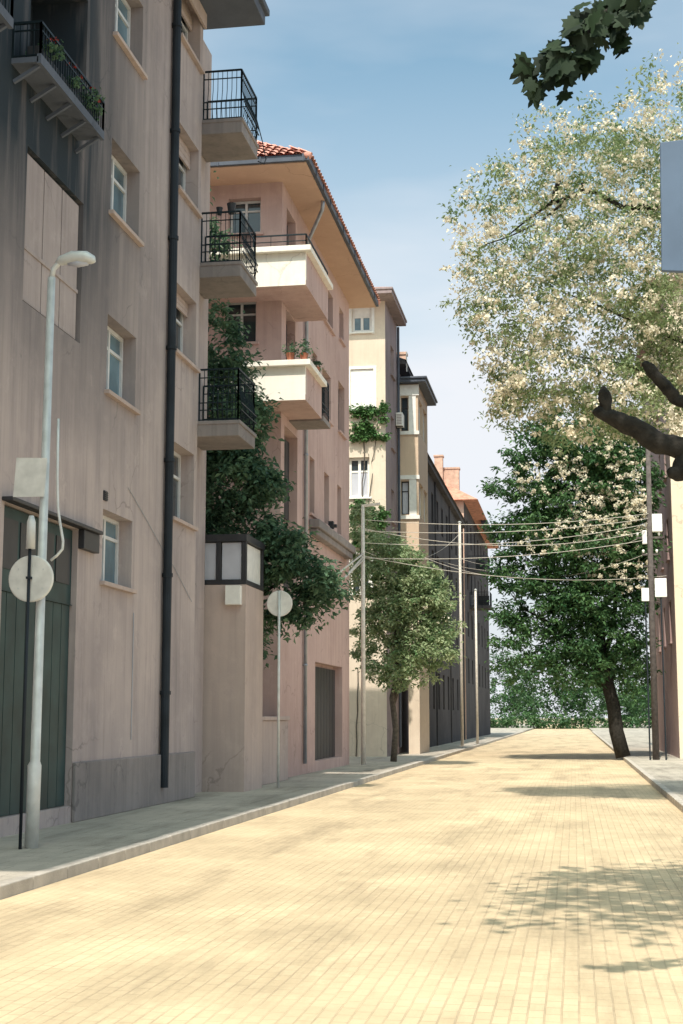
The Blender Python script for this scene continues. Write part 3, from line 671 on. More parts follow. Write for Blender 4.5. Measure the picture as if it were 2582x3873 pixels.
# ------------------------------------------------------------------ dark terrace
b5 = thing('dark_terrace_house', (-11, 84, 0), 'long dark house with shade painted into its walls, between the bay window house and the red roof', 'building')
F5 = FX(-7.5)
sh = []
for y in (71.6, 74.4, 77.4, 80.4, 83.4, 86.6, 90, 93.6, 97):
    for z, h_ in ((12.2, 1.7), (8.9, 1.8), (5.6, 1.8), (2, 2)): sh.append((y, y + 1.1, z, z + h_, .25))
mb = MB(); facade(mb, F5, 70.0, 99.5, 0, 15.0, sh); mb.quad((-14.5, 70, 0), (-7.5, 70, 0), (-7.5, 70, 15), (-14.5, 70, 15)); mb.quad((-14.5, 99.5, 0), (-7.5, 99.5, 0), (-7.5, 99.5, 15), (-14.5, 99.5, 15))
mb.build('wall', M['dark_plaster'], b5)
for a, b, c, d, dep in sh: window(b5, F5, a, b, c, d, dep, 2, (), 'darkframe', 'glass', .06, sill=False)
for y in (70.1, 79.2, 88.6, 99.1):
    mb = MB(); mb.box(-7.497, -7.42, y, y + .35, 0, 14.7); mb.build('pilaster', M['dark_plaster'], b5)
mb = MB(); mb.box(-7.497, -7.2, 70.003, 99.6, 14.72, 14.97); mb.build('cornice', M['dark_plaster'], b5, bevel=.03)
mb = MB(); mb.add([(-15, 70.0, 15.003), (-7.1, 70.0, 15.003), (-7.1, 99.7, 15.003), (-15, 99.7, 15.003), (-11, 70.0, 16.3), (-11, 99.7, 16.3)], [(0, 1, 4), (1, 2, 5, 4), (2, 3, 5), (3, 0, 4, 5), (0, 1, 2, 3)]); mb.build('roof', M['dark_plaster'], b5)

b6 = thing('red_roofed_house', (-11, 115, 0), 'farthest rose house with a sunlit red hipped roof and chimneys above the dark terrace', 'building')
F6 = FX(-7.5); sh = []
for y in (104, 108, 112, 116, 120, 124, 128):
    for z in (14.2, 10.8, 7.4, 4): sh.append((y, y + 1.2, z, z + 1.8, .25))
mb = MB(); facade(mb, F6, 101.503, 131, 0, 17.0, sh); mb.build('street_wall', M['dark_plaster'], b6)  # street side of the rose house, its shade put into the colour
mb = MB(); facade(mb, FY(101.5), -15, -7.5, 0, 17.0, []); mb.quad((-15, 131, 0), (-7.5, 131, 0), (-7.5, 131, 17), (-15, 131, 17)); mb.quad((-15, 101.5, 0), (-15, 101.5, 17), (-15, 131, 17), (-15, 131, 0)); mb.build('wall', M['rose'], b6)
for a, b, c, d, dep in sh: window(b6, F6, a, b, c, d, dep, 2, (), 'darkframe', 'glass', .08, sill=False)
mb = MB(); e = [(-15.6, 100.9, 17.0), (-6.45, 100.9, 17.0), (-6.45, 131.6, 17.0), (-15.6, 131.6, 17.0), (-11, 105.5, 19.9), (-11, 127, 19.9)]
mb.add(e, [(0, 1, 4), (1, 2, 5, 4), (2, 3, 5), (3, 0, 4, 5)]); mb.quad(*e[:4]); rf = mb.build('roof', M['redtile'], b6)
for (x0, x1, y, z1) in ((-9.75, -9.15, 103.2, 20.6), (-9.14, -8.0, 103.8, 19.75)):
    q = MB(); q.box(x0, x1, y, y + .7, 17.6, z1); q.box(x0 - .06, x1 + .06, y - .06, y + .76, z1, z1 + .12); q.build('chimney', M['brick'], rf)
q = MB(); q.box(-6.9, -6.4, 112, 124, 16.6, 16.98); q.build('gutter', M['gutter'], b6)
for y, z in ((104.5, 12.1), (106.5, 9.6)):
    q = MB(); q.box(-7.497, -5.95, y, y + 2.4, z, z + .22); o = q.build('balcony', M['dark_plaster'], b6)
    p = MB(); railing(p, [(-7.47, y + .05, z + .22), (-6.0, y + .05, z + .22), (-6.0, y + 2.3, z + .22)], 1.0, .09, 0); p.build('railing', M['iron'], o)
    p = MB(); p.box(-6.9, -6.05, y + .12, y + .16, z + .25, z + .95); p.build('screen', M['darkframe'], o)

# ------------------------------------------------------------------ house on the right side of the street
b7 = thing('right_side_house', (8, 68, 0), 'cream house at the right edge with a sunlit end wall and mauve street side with shade in its colour', 'building')
F7 = FX(4.0, -1); sh = []
for y in (59.2, 63, 66.8, 70.6):
    for z in (4.6, 8, 11.4, 14.8): sh.append((y, y + 1.1, z, z + 1.7, .2))
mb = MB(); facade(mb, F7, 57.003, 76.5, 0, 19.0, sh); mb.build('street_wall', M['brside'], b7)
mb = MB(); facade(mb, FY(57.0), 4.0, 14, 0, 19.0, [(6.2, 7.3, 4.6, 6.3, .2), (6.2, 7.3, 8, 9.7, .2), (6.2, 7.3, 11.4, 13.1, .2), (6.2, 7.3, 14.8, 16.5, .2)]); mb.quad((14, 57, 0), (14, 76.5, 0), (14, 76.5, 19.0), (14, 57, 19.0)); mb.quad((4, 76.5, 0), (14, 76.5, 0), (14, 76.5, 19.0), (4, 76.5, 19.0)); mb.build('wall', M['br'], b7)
for a, b, c, d, dep in sh: window(b7, F7, a, b, c, d, dep, 2, (.66,), 'frame', 'glass', .06, sm='brside')
for z in (4.6, 8, 11.4, 14.8): window(b7, FY(57.0), 6.2, 7.3, z, z + 1.7, .2, 2, (.66,), 'white', 'glass', .06, sm='br')
mb = MB(); e = [(3.4, 56.4, 19.003), (14.6, 56.4, 19.003), (14.6, 77, 19.003), (3.4, 77, 19.003), (9, 61, 21.5), (9, 72.5, 21.5)]
mb.add(e, [(0, 1, 4), (1, 2, 5, 4), (2, 3, 5), (3, 0, 4, 5), (0, 1, 2, 3)]); mb.build('roof', M['brside'], b7)

# ------------------------------------------------------------------ glazed porch between the first two houses
pr = thing('glazed_porch', (-8, 31, 0), 'small dark framed porch with pale panes on a plaster wall under the dark tree', 'porch')
mb = MB(); mb.box(-9.2, -7.0, 30.2, 32.0, 0, 4.45); mb.build('wall', M['b1trim'], pr)
mb = MB()
for x, y in ((-8.5, 30.22), (-7.62, 30.22), (-7.05, 30.22), (-7.05, 31.93), (-8.5, 31.93)): mb.box(x - .05, x + .05, y - .02, y + .1, 4.453, 5.4)
mb.box(-8.6, -6.98, 30.16, 32.05, 5.4, 5.56); mb.box(-8.56, -6.99, 30.19, 30.33, 4.454, 4.56); mb.box(-7.12, -6.99, 30.34, 32.0, 4.454, 4.56)
mb.build('frame', M['darkframe'], pr, bevel=.008)
for q_ in ((-8.44, -7.69, 30.25, 30.27), (-7.55, -7.12, 30.25, 30.27)):
    q = MB(); q.box(q_[0], q_[1], q_[2], q_[3], 4.57, 5.38); q.build('pane', M['paleglass'], pr)
q = MB(); q.box(-7.07, -7.05, 30.36, 31.86, 4.57, 5.38); q.build('side_pane', M['white'], pr)
q = MB(); q.box(-7.42, -7.08, 30.02, 30.197, 4.0, 4.42); q.build('meter_box', M['white'], pr, bevel=.01)
# garden wall closing the gap
gw = MB(); gw.box(-7.55, -7.25, 32.01, 36.25, 0, 1.5); gw.box(-7.6, -7.2, 32.01, 36.25, 1.503, 1.6)
tag(gw.build('garden_wall', M['b1trim'], loc=(-7.4, 34, 0), bevel=.015), 'low plaster garden wall joining the porch to the pink corner house', 'wall')

# ------------------------------------------------------------------ street lamp and signs on the left
lp = thing('street_lamp', (-6.6, 17.05, 0), 'pale street lamp on a tall pole in front of the grey block', 'street lamp')
mb = MB(); mb.tube([(-6.62, 17.05, 0), (-6.61, 17.05, 1.0), (-6.605, 17.05, 1.05), (-6.58, 17.05, 7.25)], [.085, .085, .062, .05], 14); mb.build('pole', M['galv'], lp, smooth=True)
mb = MB(); mb.tube([(-6.58, 17.05, 7.22), (-6.56, 17.05, 7.36), (-6.48, 17.05, 7.45), (-6.38, 17.05, 7.48)], .035, 10); mb.build('arm', M['galv'], lp, smooth=True)
mb = MB(); mb.tube([(-6.52, 17.05, 7.44), (-6.46, 17.05, 7.47), (-6.3, 17.05, 7.51), (-6.12, 17.05, 7.5), (-6.03, 17.05, 7.46), (-6.0, 17.05, 7.43)], [.03, .065, .085, .085, .06, .02], 12)
hd = mb.build('lamp_head', M['galv'], lp, smooth=True)
mb = MB(); mb.tube([(-6.36, 17.05, 7.435), (-6.22, 17.05, 7.425), (-6.09, 17.05, 7.42)], [.03, .055, .03], 10); mb.build('lens', M['paleglass'], hd, smooth=True)

ps = thing('sign_plate', (-6.75, 16.95, 4.36), 'blank rectangular sign plate seen from behind, high on the street lamp pole', 'sign')
mb = MB(); v = [(-6.97, 16.96, 4.36), (-6.56, 16.96, 4.355), (-6.535, 16.96, 4.85), (-6.94, 16.96, 4.865)]
v2 = [(x, y + .012, z) for x, y, z in v]; mb.add(v + v2, [(0, 1, 2, 3), (7, 6, 5, 4), (0, 4, 5, 1), (1, 5, 6, 2), (2, 6, 7, 3), (3, 7, 4, 0)]); pl = mb.build('plate', M['signback'], ps)
mb = MB(); mb.box(-6.70, -6.58, 16.974, 17.0, 4.55, 4.60); mb.build('bracket', M['galv'], ps)

rs = thing('round_sign', (-6.68, 16.9, 0), 'round road sign at the left edge seen from behind, with dark post and curved arm', 'sign')
mb = MB(); mb.tube([(-6.69, 16.86, 0), (-6.685, 16.86, 3.72)], .02, 10); mb.build('post', M['darkpipe'], rs, smooth=True)
mb = MB(); mb.tube([(-6.68, 16.87, 3.68), (-6.68, 16.87, 4.02), (-6.68, 16.87, 4.1)], [.058, .055, .03], 12); mb.build('sleeve', M['galv'], rs, smooth=True)
def disc(x, y, z, r, name, parent, tilt=0):
    mb = MB(); n = 40; vs_ = []
    for dy, rr in ((0, r - .015), (.012, r), (.03, r), (.034, r - .02)):
        vs_ += [(x + rr * math.cos(2 * math.pi * k / n), y + dy + tilt * rr * math.cos(2 * math.pi * k / n), z + rr * math.sin(2 * math.pi * k / n)) for k in range(n)]
    fs = [(j * n + k, j * n + (k + 1) % n, (j + 1) * n + (k + 1) % n, (j + 1) * n + k) for j in range(3) for k in range(n)]
    fs += [tuple(range(n))[::-1], tuple(3 * n + k for k in range(n))]
    return mb.add(vs_, fs).build(name, M['signback'], parent)
dd = disc(-6.68, 16.9, 3.31, .295, 'disc', rs)
for a_ in (.6, 2.5, 3.8, 5.6):
    q = MB(); q.tube([(-6.68 + .2 * math.cos(a_), 16.9, 3.31 + .2 * math.sin(a_)), (-6.68 + .2 * math.cos(a_), 16.893, 3.31 + .2 * math.sin(a_))], .012, 8); q.build('rivet', M['galv'], dd)
mb = MB(); mb.box(-6.715, -6.655, 16.832, 16.898, 3.30, 3.33); mb.build('clamp', M['darkpipe'], rs)
mb = MB(); mb.tube([(-6.44, 16.95, 3.54), (-6.36, 16.95, 3.6), (-6.29, 16.95, 3.68), (-6.285, 16.95, 3.78), (-6.33, 16.95, 4.0), (-6.365, 16.95, 4.2), (-6.385, 16.95, 4.6), (-6.395, 16.95, 5.35)], .018, 8); mb.build('curved_arm', M['galv'], rs, smooth=True)

r2 = thing('round_sign', (-6.62, 32, 0), 'round road sign seen from behind, below the dark tree by the pink house', 'sign')
mb = MB(); mb.tube([(-6.62, 31.96, 0), (-6.62, 31.96, 4.45)], .03, 10); mb.build('post', M['galv'], r2, smooth=True)
disc(-6.62, 32.0, 4.17, .30, 'disc', r2)

# signboard at the right edge
sb = thing('signboard', (2.4, 16, 0), 'large blank blue grey signboard at the right edge before the blossoming tree', 'signboard')
mb = MB(); v = [(1.10, 16.0, 6.62), (2.75, 16.1, 6.50), (2.78, 16.1, 8.30), (1.13, 16.0, 8.15)]; v2 = [(x, y + .08, z) for x, y, z in v]
mb.add(v + v2, [(0, 1, 2, 3), (7, 6, 5, 4), (0, 4, 5, 1), (1, 5, 6, 2), (2, 6, 7, 3), (3, 7, 4, 0)]); mb.build('panel', M['slate'], sb, bevel=.01)
mb = MB(); mb.tube([(2.2, 16.2, 0), (2.2, 16.2, 8.1)], .07, 12); mb.build('post', M['galv'], sb, smooth=True)

# ------------------------------------------------------------------ utility poles and wires
up = thing('utility_pole', (3.0, 55, 0), 'dark wooden utility pole with pale boxes at the corner of the cream house', 'utility pole')
mb = MB(); mb.tube([(2.99, 55, 0), (3.0, 55, 6), (3.05, 55, 12.3)], [.13, .11, .085], 12); mb.build('pole', M['wood'], up, smooth=True)
mb = MB(); mb.box(3.1, 3.48, 54.86, 55.1, 8.56, 9.24); mb.build('junction_box', M['white'], up, bevel=.02)
mb = MB(); mb.box(2.72, 2.9, 54.9, 55.08, 8.1, 8.62); mb.build('junction_box', M['signback'], up, bevel=.02)
mb = MB(); mb.bar((2.5, 55, 8.35), (3.5, 55, 8.35), .07); mb.bar((2.7, 55, 7.7), (3.3, 55, 7.7), .06); mb.bar((2.75, 55, 7.25), (3.2, 55, 7.25), .06); mb.build('crossarm', M['wood'], up)
mb = MB()
for x, z in ((2.55, 8.42), (2.75, 8.42), (3.35, 8.42), (2.75, 7.76), (3.25, 7.76)): mb.tube([(x, 54.97, z), (x, 54.97, z + .1), (x, 54.97, z + .13)], [.035, .05, .02], 8)
mb.build('insulators', M['white'], up, smooth=True)
for i, (x0, x1, z0, z1, lab) in enumerate(((3.12, 3.56, 6.05, 6.76, 'white square notice board beside the utility pole'), (2.62, 2.9, 5.9, 6.4, 'smaller white rounded notice board left of the utility pole'))):
    t = thing('notice_board', ((x0 + x1) / 2, 54.7, 0), lab, 'notice board', 'white notice boards by the utility pole')
    mb = MB(); mb.box(x0, x1, 54.68, 54.72, z0, z1); mb.build('board', M['white'], t, bevel=.03)
    mb = MB(); mb.tube([((x0 + x1) / 2, 54.76, 0), ((x0 + x1) / 2, 54.76, z1 - .1)], .03, 8); mb.build('post', M['darkpipe'], t)

wp = thing('white_pole', (-7.0, 48, 0), 'slender white pole with a short crossarm and diagonal struts by the pink house', 'pole')
mb = MB(); mb.tube([(-7.02, 48.0, 0), (-7.02, 48.0, 8.78)], [.085, .06], 10); mb.build('pole', M['palewood'], wp, smooth=True)
mb = MB(); mb.bar((-7.06, 48, 8.78), (-6.42, 48, 8.84), .09); mb.build('crossarm', M['palewood'], wp)
for k, (dz, dx) in enumerate(((0, 0), (-.22, .1), (-.1, .25))):
    mb = MB(); mb.tube([(-6.98, 47.95, 7.12 + dz), (-8.05 + dx * .4, 46.6 + .1 * k, 5.5 + dz * .6), (-9.2 + dx, 45.2, 3.75)], .035, 8) if False else mb.tube([(-7.0, 47.93, 7.12 + dz), (-7.44 + dx * .2, 40.5 + k * .8, 5.1 + dz)], .03, 8)
    mb.build('strut', M['palewood'], wp, smooth=True)

def wire(a, b, zm, lab, r_w=.011):
    a = Vector(a); b = Vector(b); sag = zm - (a.z + b.z) / 2; pts = []
    for i in range(25):
        t_ = i / 24; p = a.lerp(b, t_); p.z += sag * 4 * t_ * (1 - t_); pts.append(p)
    mb = MB(); mb.tube(pts, r_w, 6); o = mb.build('overhead_wire', M['wire'], loc=a)
    tag(o, lab, 'wire', 'overhead wires across the street')
wire((-6.95, 48, 8.3), (3.02, 54.95, 9.27), 8.5, 'topmost of the pale wires crossing the street between the two poles')
wire((-6.95, 48, 7.92), (2.98, 54.95, 9.08), 8.24, 'second pale wire from the top between the two poles')
wire((-6.95, 48, 7.98), (2.90, 54.95, 8.60), 7.72, 'most deeply sagging pale wire, crossing another before the dark terrace')
wire((-6.95, 48, 7.50), (2.95, 54.95, 8.88), 7.84, 'pale wire rising steeply to the right, third from the top at the dark pole')
wire((-6.95, 48, 6.98), (2.82, 54.95, 8.25), 7.34, 'pale wire in the middle height, second from the bottom at the white pole')
wire((-7.0, 48, 7.05), (3.7, 56.9, 7.06), 6.62, 'lowest pale wire, ending on the corner of the cream house')
wire((-6.95, 48, 7.2), (-6.0, 77.9, 11.6), 8.6, 'wire running from the white pole to the tall white post', .010)
wire((-7.3, 70, 9.6), (2.95, 55, 8.5), 7.9, 'thin wire from the dark terrace front to the dark pole', .010)
wire((-7.3, 62, 9.0), (2.9, 55, 7.75), 7.2, 'thin sagging wire from the bay window house to the lower dark crossarm', .010)
wire((-6.0, 77.9, 10.2), (3.0, 55.1, 9.0), 8.6, 'thin wire from the tall white post to the dark pole', .010)
for i, (x, y, z, r_, lab) in enumerate(((-6.0, 78, 12.2, .09, 'tall slim white post standing before the dark terrace'), (-5.64, 85, 9.05, .08, 'short white post beyond the tall one, before the dark terrace'))):
    t = thing('lamp_post', (x, y, 0), lab, 'post', 'white posts before the dark terrace')
    mb = MB(); mb.tube([(x, y, 0), (x, y, z)], [r_, r_ * .8], 10); mb.build('pole', M['palewood'], t, smooth=True)
    mb = MB(); mb.tube([(x, y, z), (x, y, z + .06), (x, y, z + .1)], [r_ * 1.1, r_ * 1.1, .02], 10); mb.build('cap', M['galv'], t)

# ------------------------------------------------------------------ trees
tree('dark_tree', (-8.6, 32.9, 0), 'dark green tree filling the gap between the grey block and the pink house', 'tree',
     [(wob((-8.7, 33.6, 0), (-8.8, 33.2, 8), 8, .12, 3), [.2, .19, .18, .17, .16, .14, .12, .1, .08]),
      (wob((-8.75, 33.3, 3.5), (-6.5, 33.0, 5.0), 6, .12, 4), [.1, .09, .08, .06, .05, .03, .02]),
      (wob((-8.8, 33.2, 8), (-8.9, 33, 13.8), 6, .15, 8), [.08, .07, .06, .05, .04, .03, .02])],
     [(-9.3, 32.9, 14.2, .75, .8, 1.0, 24), (-9.3, 32.9, 12.6, 1.1, 1.1, 1.4, 52), (-9.1, 32.9, 10.6, 1.35, 1.2, 1.5, 84), (-8.7, 32.9, 8.6, 1.5, 1.3, 1.5, 160), (-8.5, 32.9, 7.2, 1.55, 1.3, 1.1, 150),
      (-8.9, 33.0, 5.9, 1.0, 1.2, .8, 60), (-7.15, 32.9, 7.0, .4, .6, .35, 18), (-7.6, 32.8, 8.9, .5, .6, .3, 16), (-7.85, 32.8, 10.0, .4, .6, .3, 10), (-7.25, 32.8, 6.1, .45, .5, .35, 14), (-6.7, 32.6, 5.75, .5, .5, .22, 18), (-6.2, 32.5, 5.15, .6, .5, .26, 24), (-6.9, 32.9, 5.2, .6, .6, .4, 28), (-7.6, 33.0, 4.7, .6, .6, .5, 30), (-6.1, 33.2, 4.5, .7, .5, .3, 26), (-5.8, 32.4, 4.75, .35, .3, .16, 10), (-6.7, 33.4, 4.0, .6, .5, .35, 22), (-7.8, 33, 3.6, .8, .8, .7, 40)],
     'leaf_dark', 'bark', .17, 44, .26, seed=21)
loc_blobs = [(.6, 27.5, 12.6, 1.9, 1.8, 1.1, 74), (2.1, 27.5, 13.0, 1.5, 1.8, 1.1, 60), (-.9, 27.5, 11.9, 1.1, 1.4, .6, 22), (-.6, 27.5, 10.6, 1.5, 1.7, .8, 60), (1.2, 27.3, 10.7, 2.0, 2.0, 1.1, 130),
             (2.9, 27.3, 11.2, 1.6, 2.0, 1.6, 90), (-.9, 27.5, 9.3, 1.15, 1.5, .6, 36), (.8, 27.4, 9.2, 1.7, 1.8, .9, 100), (2.4, 27.3, 9.2, 1.6, 1.9, 1.0, 90), (-.4, 27.6, 8.1, 1.0, 1.3, .6, 46), (1.0, 27.5, 7.9, 1.2, 1.4, .6, 50), (1.6, 27.4, 7.5, 1.1, 1.4, .7, 60), (.1, 27.6, 7.3, .9, 1.2, .5, 30), (-.9, 27.6, 7.7, .7, 1.0, .45, 26), (-1.2, 27.5, 8.6, .6, 1, .5, 16), (1.5, 27.4, 12.0, 2.2, 1.8, 1.0, 60), (2.6, 27.3, 8.2, 1.2, 1.4, .7, 50), (-1.6, 27.5, 10.4, .7, 1, 1.2, 20), (-1.7, 27.5, 11.6, .6, .8, .4, 7), (-1.9, 27.5, 9.6, .5, .8, .5, 8), (.0, 27.5, 13.2, .9, 1, .35, 8), (2.3, 27.5, 14.3, .6, .8, .4, 5), (4.5, 27, 11.3, 2, 2.2, 2.0, 110), (4.8, 27, 9, 2, 2.2, 1.8, 90)]
tree('blossoming_tree', (5.0, 27, 0), 'large pale green tree with cream blossom filling the upper right', 'tree',
     [(wob((5.0, 27, 0), (4.4, 27, 7.5), 6, .12, 1), [.26, .25, .23, .22, .2, .19, .17]),
      ([(4.4, 27, 7.5), (3.6, 27, 10.2), (2.8, 27, 11.1), (1.99, 27, 11.33), (1.14, 27, 11.38), (.9, 27, 11.55), (.64, 27, 11.72), (.36, 27, 11.74), (.02, 27, 11.6), (-.25, 27, 11.52), (-.7, 27, 11.22), (-1.1, 27, 10.9)], [.17, .11, .085, .07, .055, .045, .045, .045, .04, .03, .02, .012]),
      ([(-.2, 27, 11.54), (-.14, 27, 11.75), (-.05, 27, 12.0), (-.02, 27, 12.03)], [.04, .045, .05, .03]), ([(.36, 27, 11.76), (.42, 27, 11.9), (.44, 27, 11.93)], [.04, .045, .03]),
      ([(.1, 27, 11.6), (-.4, 26.9, 11.15), (-1.0, 26.8, 10.85), (-1.5, 26.8, 10.7)], [.03, .02, .015, .01]),
      (wob((4.4, 27, 7.5), (3.0, 27.3, 14.2), 8, .2, 12), [.15, .13, .11, .09, .07, .06, .05, .03, .02]),
      (wob((4.4, 27, 7.3), (.2, 27.6, 8.6), 8, .2, 13), [.11, .09, .08, .07, .05, .04, .03, .02, .01]), (wob((4.4, 27, 7.3), (.0, 27.6, 9.9), 8, .25, 14), [.11, .09, .08, .06, .05, .04, .03, .02, .01])],
     loc_blobs, 'leaf_locust', 'bark', .10, 40, .24, seed=5, aspect=.42,
     blossom=([(x, y - .2, z, rx * 1.0, ry, rz, n * 1.3) for x, y, z, rx, ry, rz, n in loc_blobs] , .075, 20, .12, 6), droop=.35)
tree('chestnut_tree', (2.0, 58.5, 0), 'dark green chestnut with cream flower spikes behind the overhead wires', 'tree',
     [(wob((1.9, 58.5, 0), (.4, 58.5, 8), 8, .18, 2), [.3, .29, .27, .25, .23, .2, .17, .13, .1]), (wob((1.3, 58.5, 3.2), (-2.4, 58, 6.5), 6, .2, 21), [.16, .14, .11, .09, .06, .04, .02]), (wob((1.2, 58.5, 4), (2.6, 58.5, 9), 6, .2, 22), [.14, .12, .1, .08, .06, .04, .02])],
     [(.9, 58, 12.2, 2.1, 2, 1.3, 190), (-.8, 58, 12.4, 1.6, 1.6, .8, 52), (-2.2, 58, 12.0, 1.1, 1.2, .5, 14), (-1.8, 58, 10.9, 1.3, 1.5, .7, 50), (2.1, 58.2, 10.8, 1.6, 1.8, 1.6, 190), (.6, 58, 10.2, 2.2, 2, 1.5, 260), (-1.2, 58, 9.1, 1.6, 1.6, .9, 110), (-2.6, 58, 9.2, .9, 1.0, .5, 22), (1.0, 58, 8.2, 2.5, 2.2, 1.5, 300), (-1.6, 58, 7.2, 1.6, 1.6, .8, 84),
      (1.2, 58, 6.2, 2.3, 2, 1.1, 200), (-1.2, 58, 5.7, 1.9, 1.6, .7, 84), (2.4, 58.2, 8.2, 1.1, 1.6, 2.2, 130), (-3.1, 58, 11.0, .5, .5, .25, 7), (.8, 58, 4.6, 2.4, 1.8, .9, 130), (-.6, 58, 3.6, 2.4, 1.8, .9, 90), (1.8, 58.4, 3.4, 1.4, 1.6, .9, 60), (-2.4, 58, 4.8, 1.0, 1.2, .6, 24),
      (.4, 58.6, 13.6, 2.2, 1.6, .7, 60), (2.0, 58.6, 13.2, 1.3, 1.6, 1.0, 80), (-1.4, 58, 13.4, 1.0, 1.2, .5, 12), (-2.6, 58, 7.9, .9, 1.0, .4, 16)],
     'leaf_chest', 'bark', .22, 34, .28, seed=9, aspect=.42,
     blossom=([(1.2, 56.7, 11.6, 1.9, 1.2, 1.5, 150), (1.6, 56.6, 9.6, 1.8, 1.0, 1.3, 190), (.2, 56.6, 8.6, 2.2, 1.0, .9, 80), (-1.0, 56.8, 11, 1.5, 1.0, .9, 40), (1.8, 56.6, 7.4, 1.4, .8, 1.2, 60)], .09, 20, .09, 16))
# leafy shrub tree by the white pole
tree('leafy_shrub', (-6.3, 51, 0), 'sunlit pale green shrub spilling over behind the slender white pole', 'shrub',
     [(wob((-6.4, 51.2, 0), (-6.2, 51, 6.5), 6, .12, 5), [.12, .11, .1, .09, .07, .05, .03]), (wob((-6.4, 51.2, 2), (-4.9, 51, 5.8), 5, .15, 6), [.08, .07, .06, .05, .03, .02])],
     [(-6.8, 51, 7.7, .7, .8, .65, 40), (-6.2, 51, 7.1, 1.0, .9, .8, 80), (-5.4, 51, 6.3, 1.0, .9, .7, 80), (-4.8, 51, 5.7, .7, .8, .6, 46), (-6.4, 51, 5.6, 1.2, 1.0, .9, 90), (-7.5, 51.3, 8.6, .5, .6, .8, 34), (-7.6, 51.3, 6.8, .6, .7, .9, 34), (-5.6, 51, 4.6, 1.2, 1.0, .8, 70), (-7.2, 51, 4.2, .9, .9, .8, 40), (-4.6, 51, 4.7, .7, .8, .6, 40), (-5.0, 51, 6.6, .6, .7, .4, 26), (-6.8, 50.6, 6.6, .8, .8, .7, 50), (-6.0, 50.6, 3.4, 1.6, .9, .8, 90), (-5.2, 50.5, 4.0, 1.2, .8, .8, 80), (-5.4, 50.4, 5.6, 1.1, .6, .8, 90), (-6.6, 50.4, 5.2, 1.0, .6, .9, 70)],
     'leaf_bush', 'bark2', .15, 34, .2, seed=14, blossom=([(-5.4, 50.2, 5.6, 1.3, .5, 1.0, 16)], .07, 12, .08, 8))
# near bare-limbed maple at the right edge, with a leafy spray overhead
mt = thing('maple_tree', (2.7, 12.5, 0), 'near maple with thick dark pruned limbs at the right and a leaf spray overhead', 'tree')
mb = MB()
mb.tube(*fine([(2.7, 12.5, 0), (2.62, 12.55, 1.5), (2.5, 12.6, 2.8), (2.3, 12.7, 4.0), (2.5, 12.2, 5.6), (2.7, 11.2, 7.2)], [.27, .25, .23, .2, .16, .12]), 14)
mb.tube(*fine([(2.45, 12.65, 3.0), (1.9, 12.9, 3.55), (1.4, 13, 3.8), (1.08, 13, 3.98), (.84, 13, 4.05), (.62, 13, 4.20), (.42, 13, 4.30), (.30, 13, 4.36), (.265, 13, 4.40)], [.17, .15, .135, .125, .10, .085, .078, .068, .03]), 12)
mb.tube(*fine([(.36, 13, 4.36), (.35, 13, 4.46), (.345, 13, 4.55), (.34, 12.99, 4.6)], [.05, .058, .045, .012]), 12)
mb.tube(*fine([(2.3, 12.7, 4.0), (1.6, 12.9, 4.35), (1.05, 13, 4.44), (.95, 13, 4.52), (.86, 13, 4.64), (.76, 13, 4.75), (.70, 13, 4.80)], [.12, .085, .062, .058, .06, .055, .035]), 12)
mb.tube(*fine([(1.08, 13, 3.97), (1.0, 12.95, 3.8), (.93, 12.9, 3.76), (.88, 12.9, 3.80)], [.1, .085, .065, .03]), 12)
mb.tube(*fine([(1.9, 12.9, 3.5), (1.4, 12.9, 3.62), (1.1, 12.9, 3.74), (.95, 12.9, 3.78)], [.09, .075, .06, .04]), 12)
mb.tube(*fine([(2.7, 11.2, 7.2), (1.9, 9.5, 7.0), (1.1, 8, 6.1), (.55, 7.2, 5.55), (.25, 7.02, 5.2), (.05, 7, 5.0), (-.1, 7, 4.92)], [.1, .06, .04, .025, .014, .009, .005]), 8)
mb.tube(*fine([(.55, 7.2, 5.55), (.42, 7.1, 5.35), (.3, 7.05, 5.12)], [.015, .01, .005]), 6)
mb.tube(*fine([(2.7, 11.2, 7.2), (3.4, 10.2, 8.6), (3.8, 9.6, 9.4)], [.11, .08, .04]), 8)
for a_, sd_ in (((.2, 10.4, 9.4), 31), ((1.4, 8.2, 9.2), 32), ((-.4, 8.6, 9.6), 33), ((3.2, 7.4, 9.4), 34), ((1.8, 10.6, 10), 35)): mb.tube(wob((2.7, 11.2, 7.2), a_, 7, .16, sd_), [.1, .08, .065, .05, .04, .03, .02, .01], 7)
gnarl(mb, 3).build('trunk', M['bark'], mt, smooth=True)
LOBES = [(0, .0), (.10, .12), (.30, .05), (.42, .16), (.34, .26), (.52, .40), (.36, .46), (.30, .62), (.14, .60), (.12, .82), (0, 1.0)]
def maple_leaf(V, Fc, T, q, d, up, s, tv):
    sd_ = d.cross(up).normalized(); up = sd_.cross(d); i = len(V)
    for x, y in LOBES: V.append(tuple(q + d * y * s + sd_ * x * s + up * (-abs(x) * .14 * s)))
    for x, y in LOBES[1:-1][::-1]: V.append(tuple(q + d * y * s - sd_ * x * s + up * (-abs(x) * .14 * s)))
    n = len(V) - i; V.append(tuple(q + d * s * .36)); c = i + n
    for k in range(n): Fc.append((i + k, i + (k + 1) % n, c)); T.append(tv)
V, Fc, T = [], [], []; r = random.Random(4)
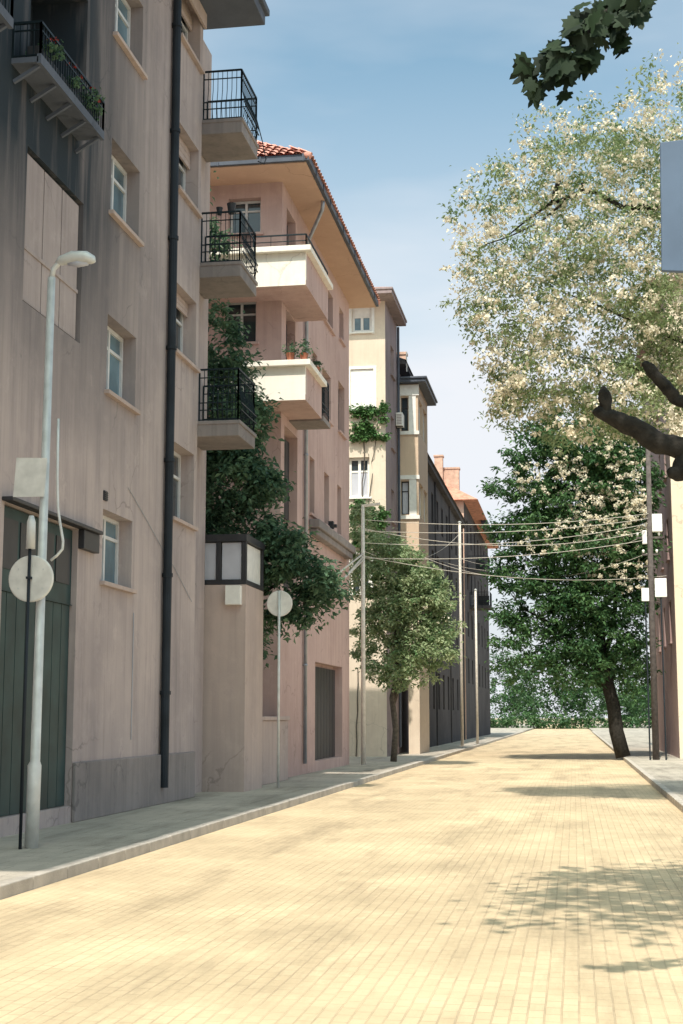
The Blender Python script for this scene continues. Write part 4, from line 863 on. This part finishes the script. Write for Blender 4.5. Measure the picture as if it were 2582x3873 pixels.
spray = [(-.13, 7, 4.93), (-.10, 7, 4.86), (-.05, 7, 4.96), (.0, 7, 5.03), (.02, 6.95, 4.93), (.06, 7, 4.92), (.05, 7.05, 4.86), (.10, 7, 5.0), (.13, 7.05, 4.95), (.15, 7, 5.07), (.2, 7, 5.0), (.18, 6.95, 5.13), (.25, 7, 5.08), (.28, 7.05, 5.16), (.12, 7.05, 5.14), (.22, 7, 5.2), (.31, 7, 5.1), (.36, 7, 5.18), (.3, 7, 5.25), (.4, 7, 5.26), (.15, 7, 5.22), (-.02, 7, 4.9), (.09, 6.95, 5.08), (.34, 7.05, 5.08), (.45, 7.05, 5.3), (.35, 7.1, 5.33), (.5, 7.1, 5.4), (.26, 7.1, 5.32)]
for p in spray:
    for _ in range(4):
        q = Vector(p) + Vector((r.gauss(0, .02), r.gauss(0, .05), r.gauss(0, .02)))
        d = Vector((-.45 + r.gauss(0, .4), r.gauss(0, .3), -.7 + r.gauss(0, .25))).normalized()
        maple_leaf(V, Fc, T, q, d, Vector((r.gauss(0, .6), -1, .35 + r.gauss(0, .6))).normalized(), r.uniform(.095, .15), r.random())
cl = [Vector((r.uniform(-.9, 4.2), r.uniform(6.4, 11.2), r.uniform(7.9, 10.6))) for _ in range(130)]
for k in range(4500):       # rest of the crown, out of view overhead, spread to shade limbs and spray
    q = cl[k % 130] + Vector((r.gauss(0, .3), r.gauss(0, .3), r.gauss(0, .22)))
    d = Vector((r.gauss(0, .6), r.gauss(0, .6), -.6)).normalized()
    maple_leaf(V, Fc, T, q, d, Vector((r.gauss(0, .4), r.gauss(0, .4), 1)).normalized(), r.uniform(.13, .2), r.random())
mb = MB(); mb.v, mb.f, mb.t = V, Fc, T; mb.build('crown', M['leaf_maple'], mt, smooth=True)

# far wood closing the street beyond the houses
rf_ = random.Random(77)
fw = [(-34 + 4.6 * k + rf_.uniform(-2, 2), 205 + rf_.uniform(0, 34), 1.5 + h_ * .5, 3.4, 3.0, h_ * .55, 26 + 5 * h_) for k in range(20) for h_ in (rf_.uniform(4, 7), rf_.uniform(6, 12.5))]
fw += [(-30 + 4.5 * k, 200 + rf_.uniform(0, 10), .9, 3, 2.5, 1.3, 30) for k in range(18)]
tag(leaves(fw, .5, 30, .75, seed=51).build('far_wood', M['leaf_chest'], loc=(0, 215, 0)), 'far band of trees closing the end of the street', 'trees', kind='stuff')
